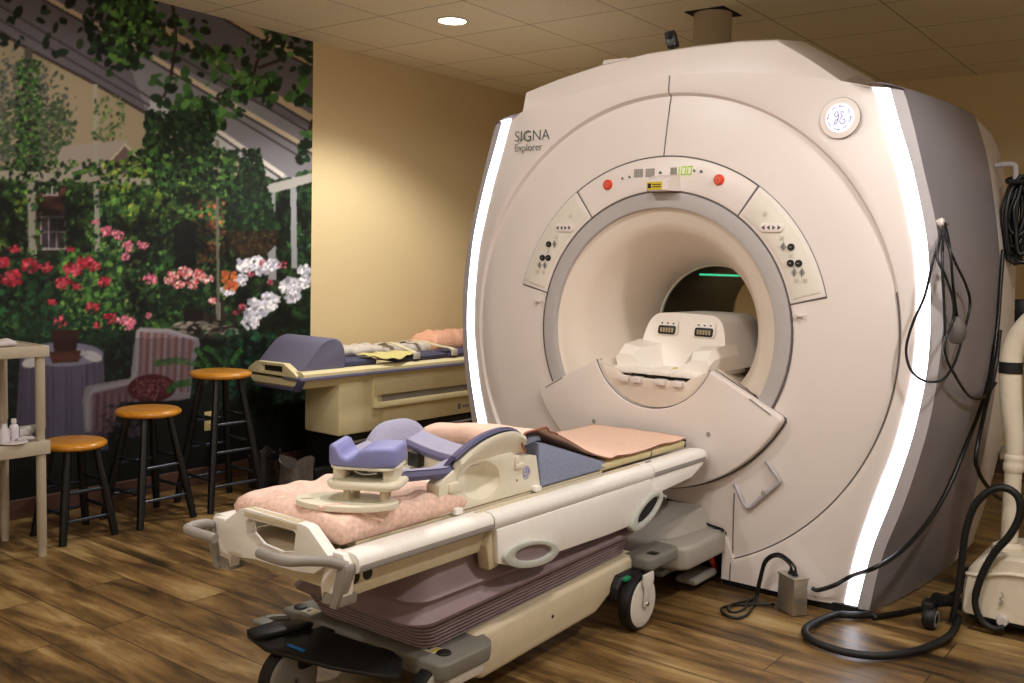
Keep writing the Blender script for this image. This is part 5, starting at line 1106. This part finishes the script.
for P_ in ([(3.955, 0.826, 0.014), (3.955, 0.813, 0.145), (3.955, 0.806, 0.265), (3.955, 0.798, 0.385), (3.955, 0.773, 0.487), (3.955, 0.724, 0.55), (3.955, 0.674, 0.57), (3.955, 0.628, 0.543), (3.955, 0.618, 0.477), (3.955, 0.646, 0.395), (3.955, 0.693, 0.32), (3.955, 0.732, 0.222), (3.955, 0.75, 0.12), (3.955, 0.729, 0.054), (3.955, 0.685, 0.026), (3.955, 0.644, 0.037)],):
    rib = MB()
    Q = [Vector(p) for p in P_]; pts = []
    for i in range(2, len(Q)-4):
        for j in range(9):
            t = j/9; p0, p1, p2, p3 = Q[i-1], Q[i], Q[i+1], Q[i+2]
            pts.append(.5*((2*p1)+(p2-p0)*t+(2*p0-5*p1+4*p2-p3)*t*t+(3*p1-p0-3*p2+p3)*t**3))
    for a, b_ in zip(pts, pts[1:]):
        d = (b_-a).normalized()*.0028; rib.tube([a-d, a+d], .0148, 10)
    link('hose_ribs', rib, 'black_rubber', mu, 60)
cable('floor_hose', [(3.8, 1.09, 0.02), (3.75, 1.14, 0.02), (3.702, 1.198, 0.02), (3.546, 1.232, 0.02), (3.448, 1.223, 0.02), (3.378, 1.159, 0.02), (3.359, 1.044, 0.02), (3.407, 0.938, 0.02), (3.537, 0.854, 0.02), (3.729, 0.8, 0.02), (3.9, 0.8, 0.02), (3.99, 0.815, 0.03)], .0145, 'thick black hose lying in a loop on the floor before the glowing strip', 'black_rubber', 'hose')
cable('floor_cable', [(3.80,1.08,.012), (3.95,1.0,.012), (4.12,.93,.012), (4.35,.90,.012), (4.6,.86,.012)], .012, 'black cable on the floor along the foot of the scanner side')
cable('dock_cable', [(3.78, 2.05, 0.338), (3.78, 1.9, 0.31), (3.77, 1.8, 0.262), (3.765, 1.72, 0.25), (3.74, 1.7, 0.252)], .006, 'thin black cable draped over the grey docking cover under the bore')

# ------------------------------------------------------------------ recessed ceiling lights: the one in view, unseen others and an added fill lamp
W = bpy.data.worlds.new('room_world'); bpy.context.scene.world = W; W.use_nodes = True
W.node_tree.nodes['Background'].inputs[0].default_value = (1, .9, .78, 1); W.node_tree.nodes['Background'].inputs[1].default_value = 0.02
def downlight(x, y, power, label, spot=150, blend=.6, col=(1, .965, .92), glow='lamp_glow', rad=.075):
    t = thing('ceiling_light', (x, y, HC), label, 'ceiling light', 'round recessed ceiling lights')
    link('trim_ring', MB().lathe([(.095,HC), (.097,HC-.004), (.082,HC-.007), (.078,HC-.002)], (x, y, 0), 'z', 40), 'lamp_trim', t)
    link('lens', MB().lathe([(0,HC-.003), (.08,HC-.003)], (x, y, 0), 'z', 40), glow, t)
    L = bpy.data.lights.new('lamp_beam', 'SPOT'); L.energy = power; L.color = col; L.spot_size = math.radians(spot); L.spot_blend = blend; L.shadow_soft_size = rad
    o = bpy.data.objects.new('lamp_beam', L); C.objects.link(o); o.parent = t; o.location = (0, 0, -.03)
LAMPS = [(4.26, 3.75, 90, 'round recessed ceiling light glowing above the spare table', 134, .45),
 (2.0, 2.6, 40, 'round recessed ceiling light over the patient table', 174, .1),
 (1.9, 1.1, 38, 'round recessed ceiling light in front of the scanner bore', 174, .1),
 (2.9, -.1, 72, 'round recessed ceiling light on the side of the mobile unit', 150, .3),
 (-.9, 1.6, 62, 'added fill light in a recessed ceiling fitting near the front wall', 174, .1)]  # unseen fill lamp added behind the camera to lift the bounce light

for a in LAMPS: downlight(*a)


# ------------------------------------------------------------------ camera
cam = bpy.data.cameras.new('camera'); co = bpy.data.objects.new('camera', cam); C.objects.link(co)
cam.sensor_width = 36; cam.sensor_fit = 'HORIZONTAL'; cam.lens = 960/1024*36; cam.clip_start = .05
r = Vector((0.608572, -0.793036, 0.027084)); u = Vector((0.047938, 0.070814, 0.996337)); f = Vector((0.792049, 0.605044, -0.081112))
co.matrix_world = Matrix(((r.x, u.x, -f.x, 0), (r.y, u.y, -f.y, 0), (r.z, u.z, -f.z, 1.36), (0, 0, 0, 1)))
S = bpy.context.scene; S.camera = co
S.view_settings.view_transform = 'Standard'; S.view_settings.look = 'None'
S.view_settings.gamma = 1; S.view_settings.use_curve_mapping = False; S.view_settings.exposure = 0.8
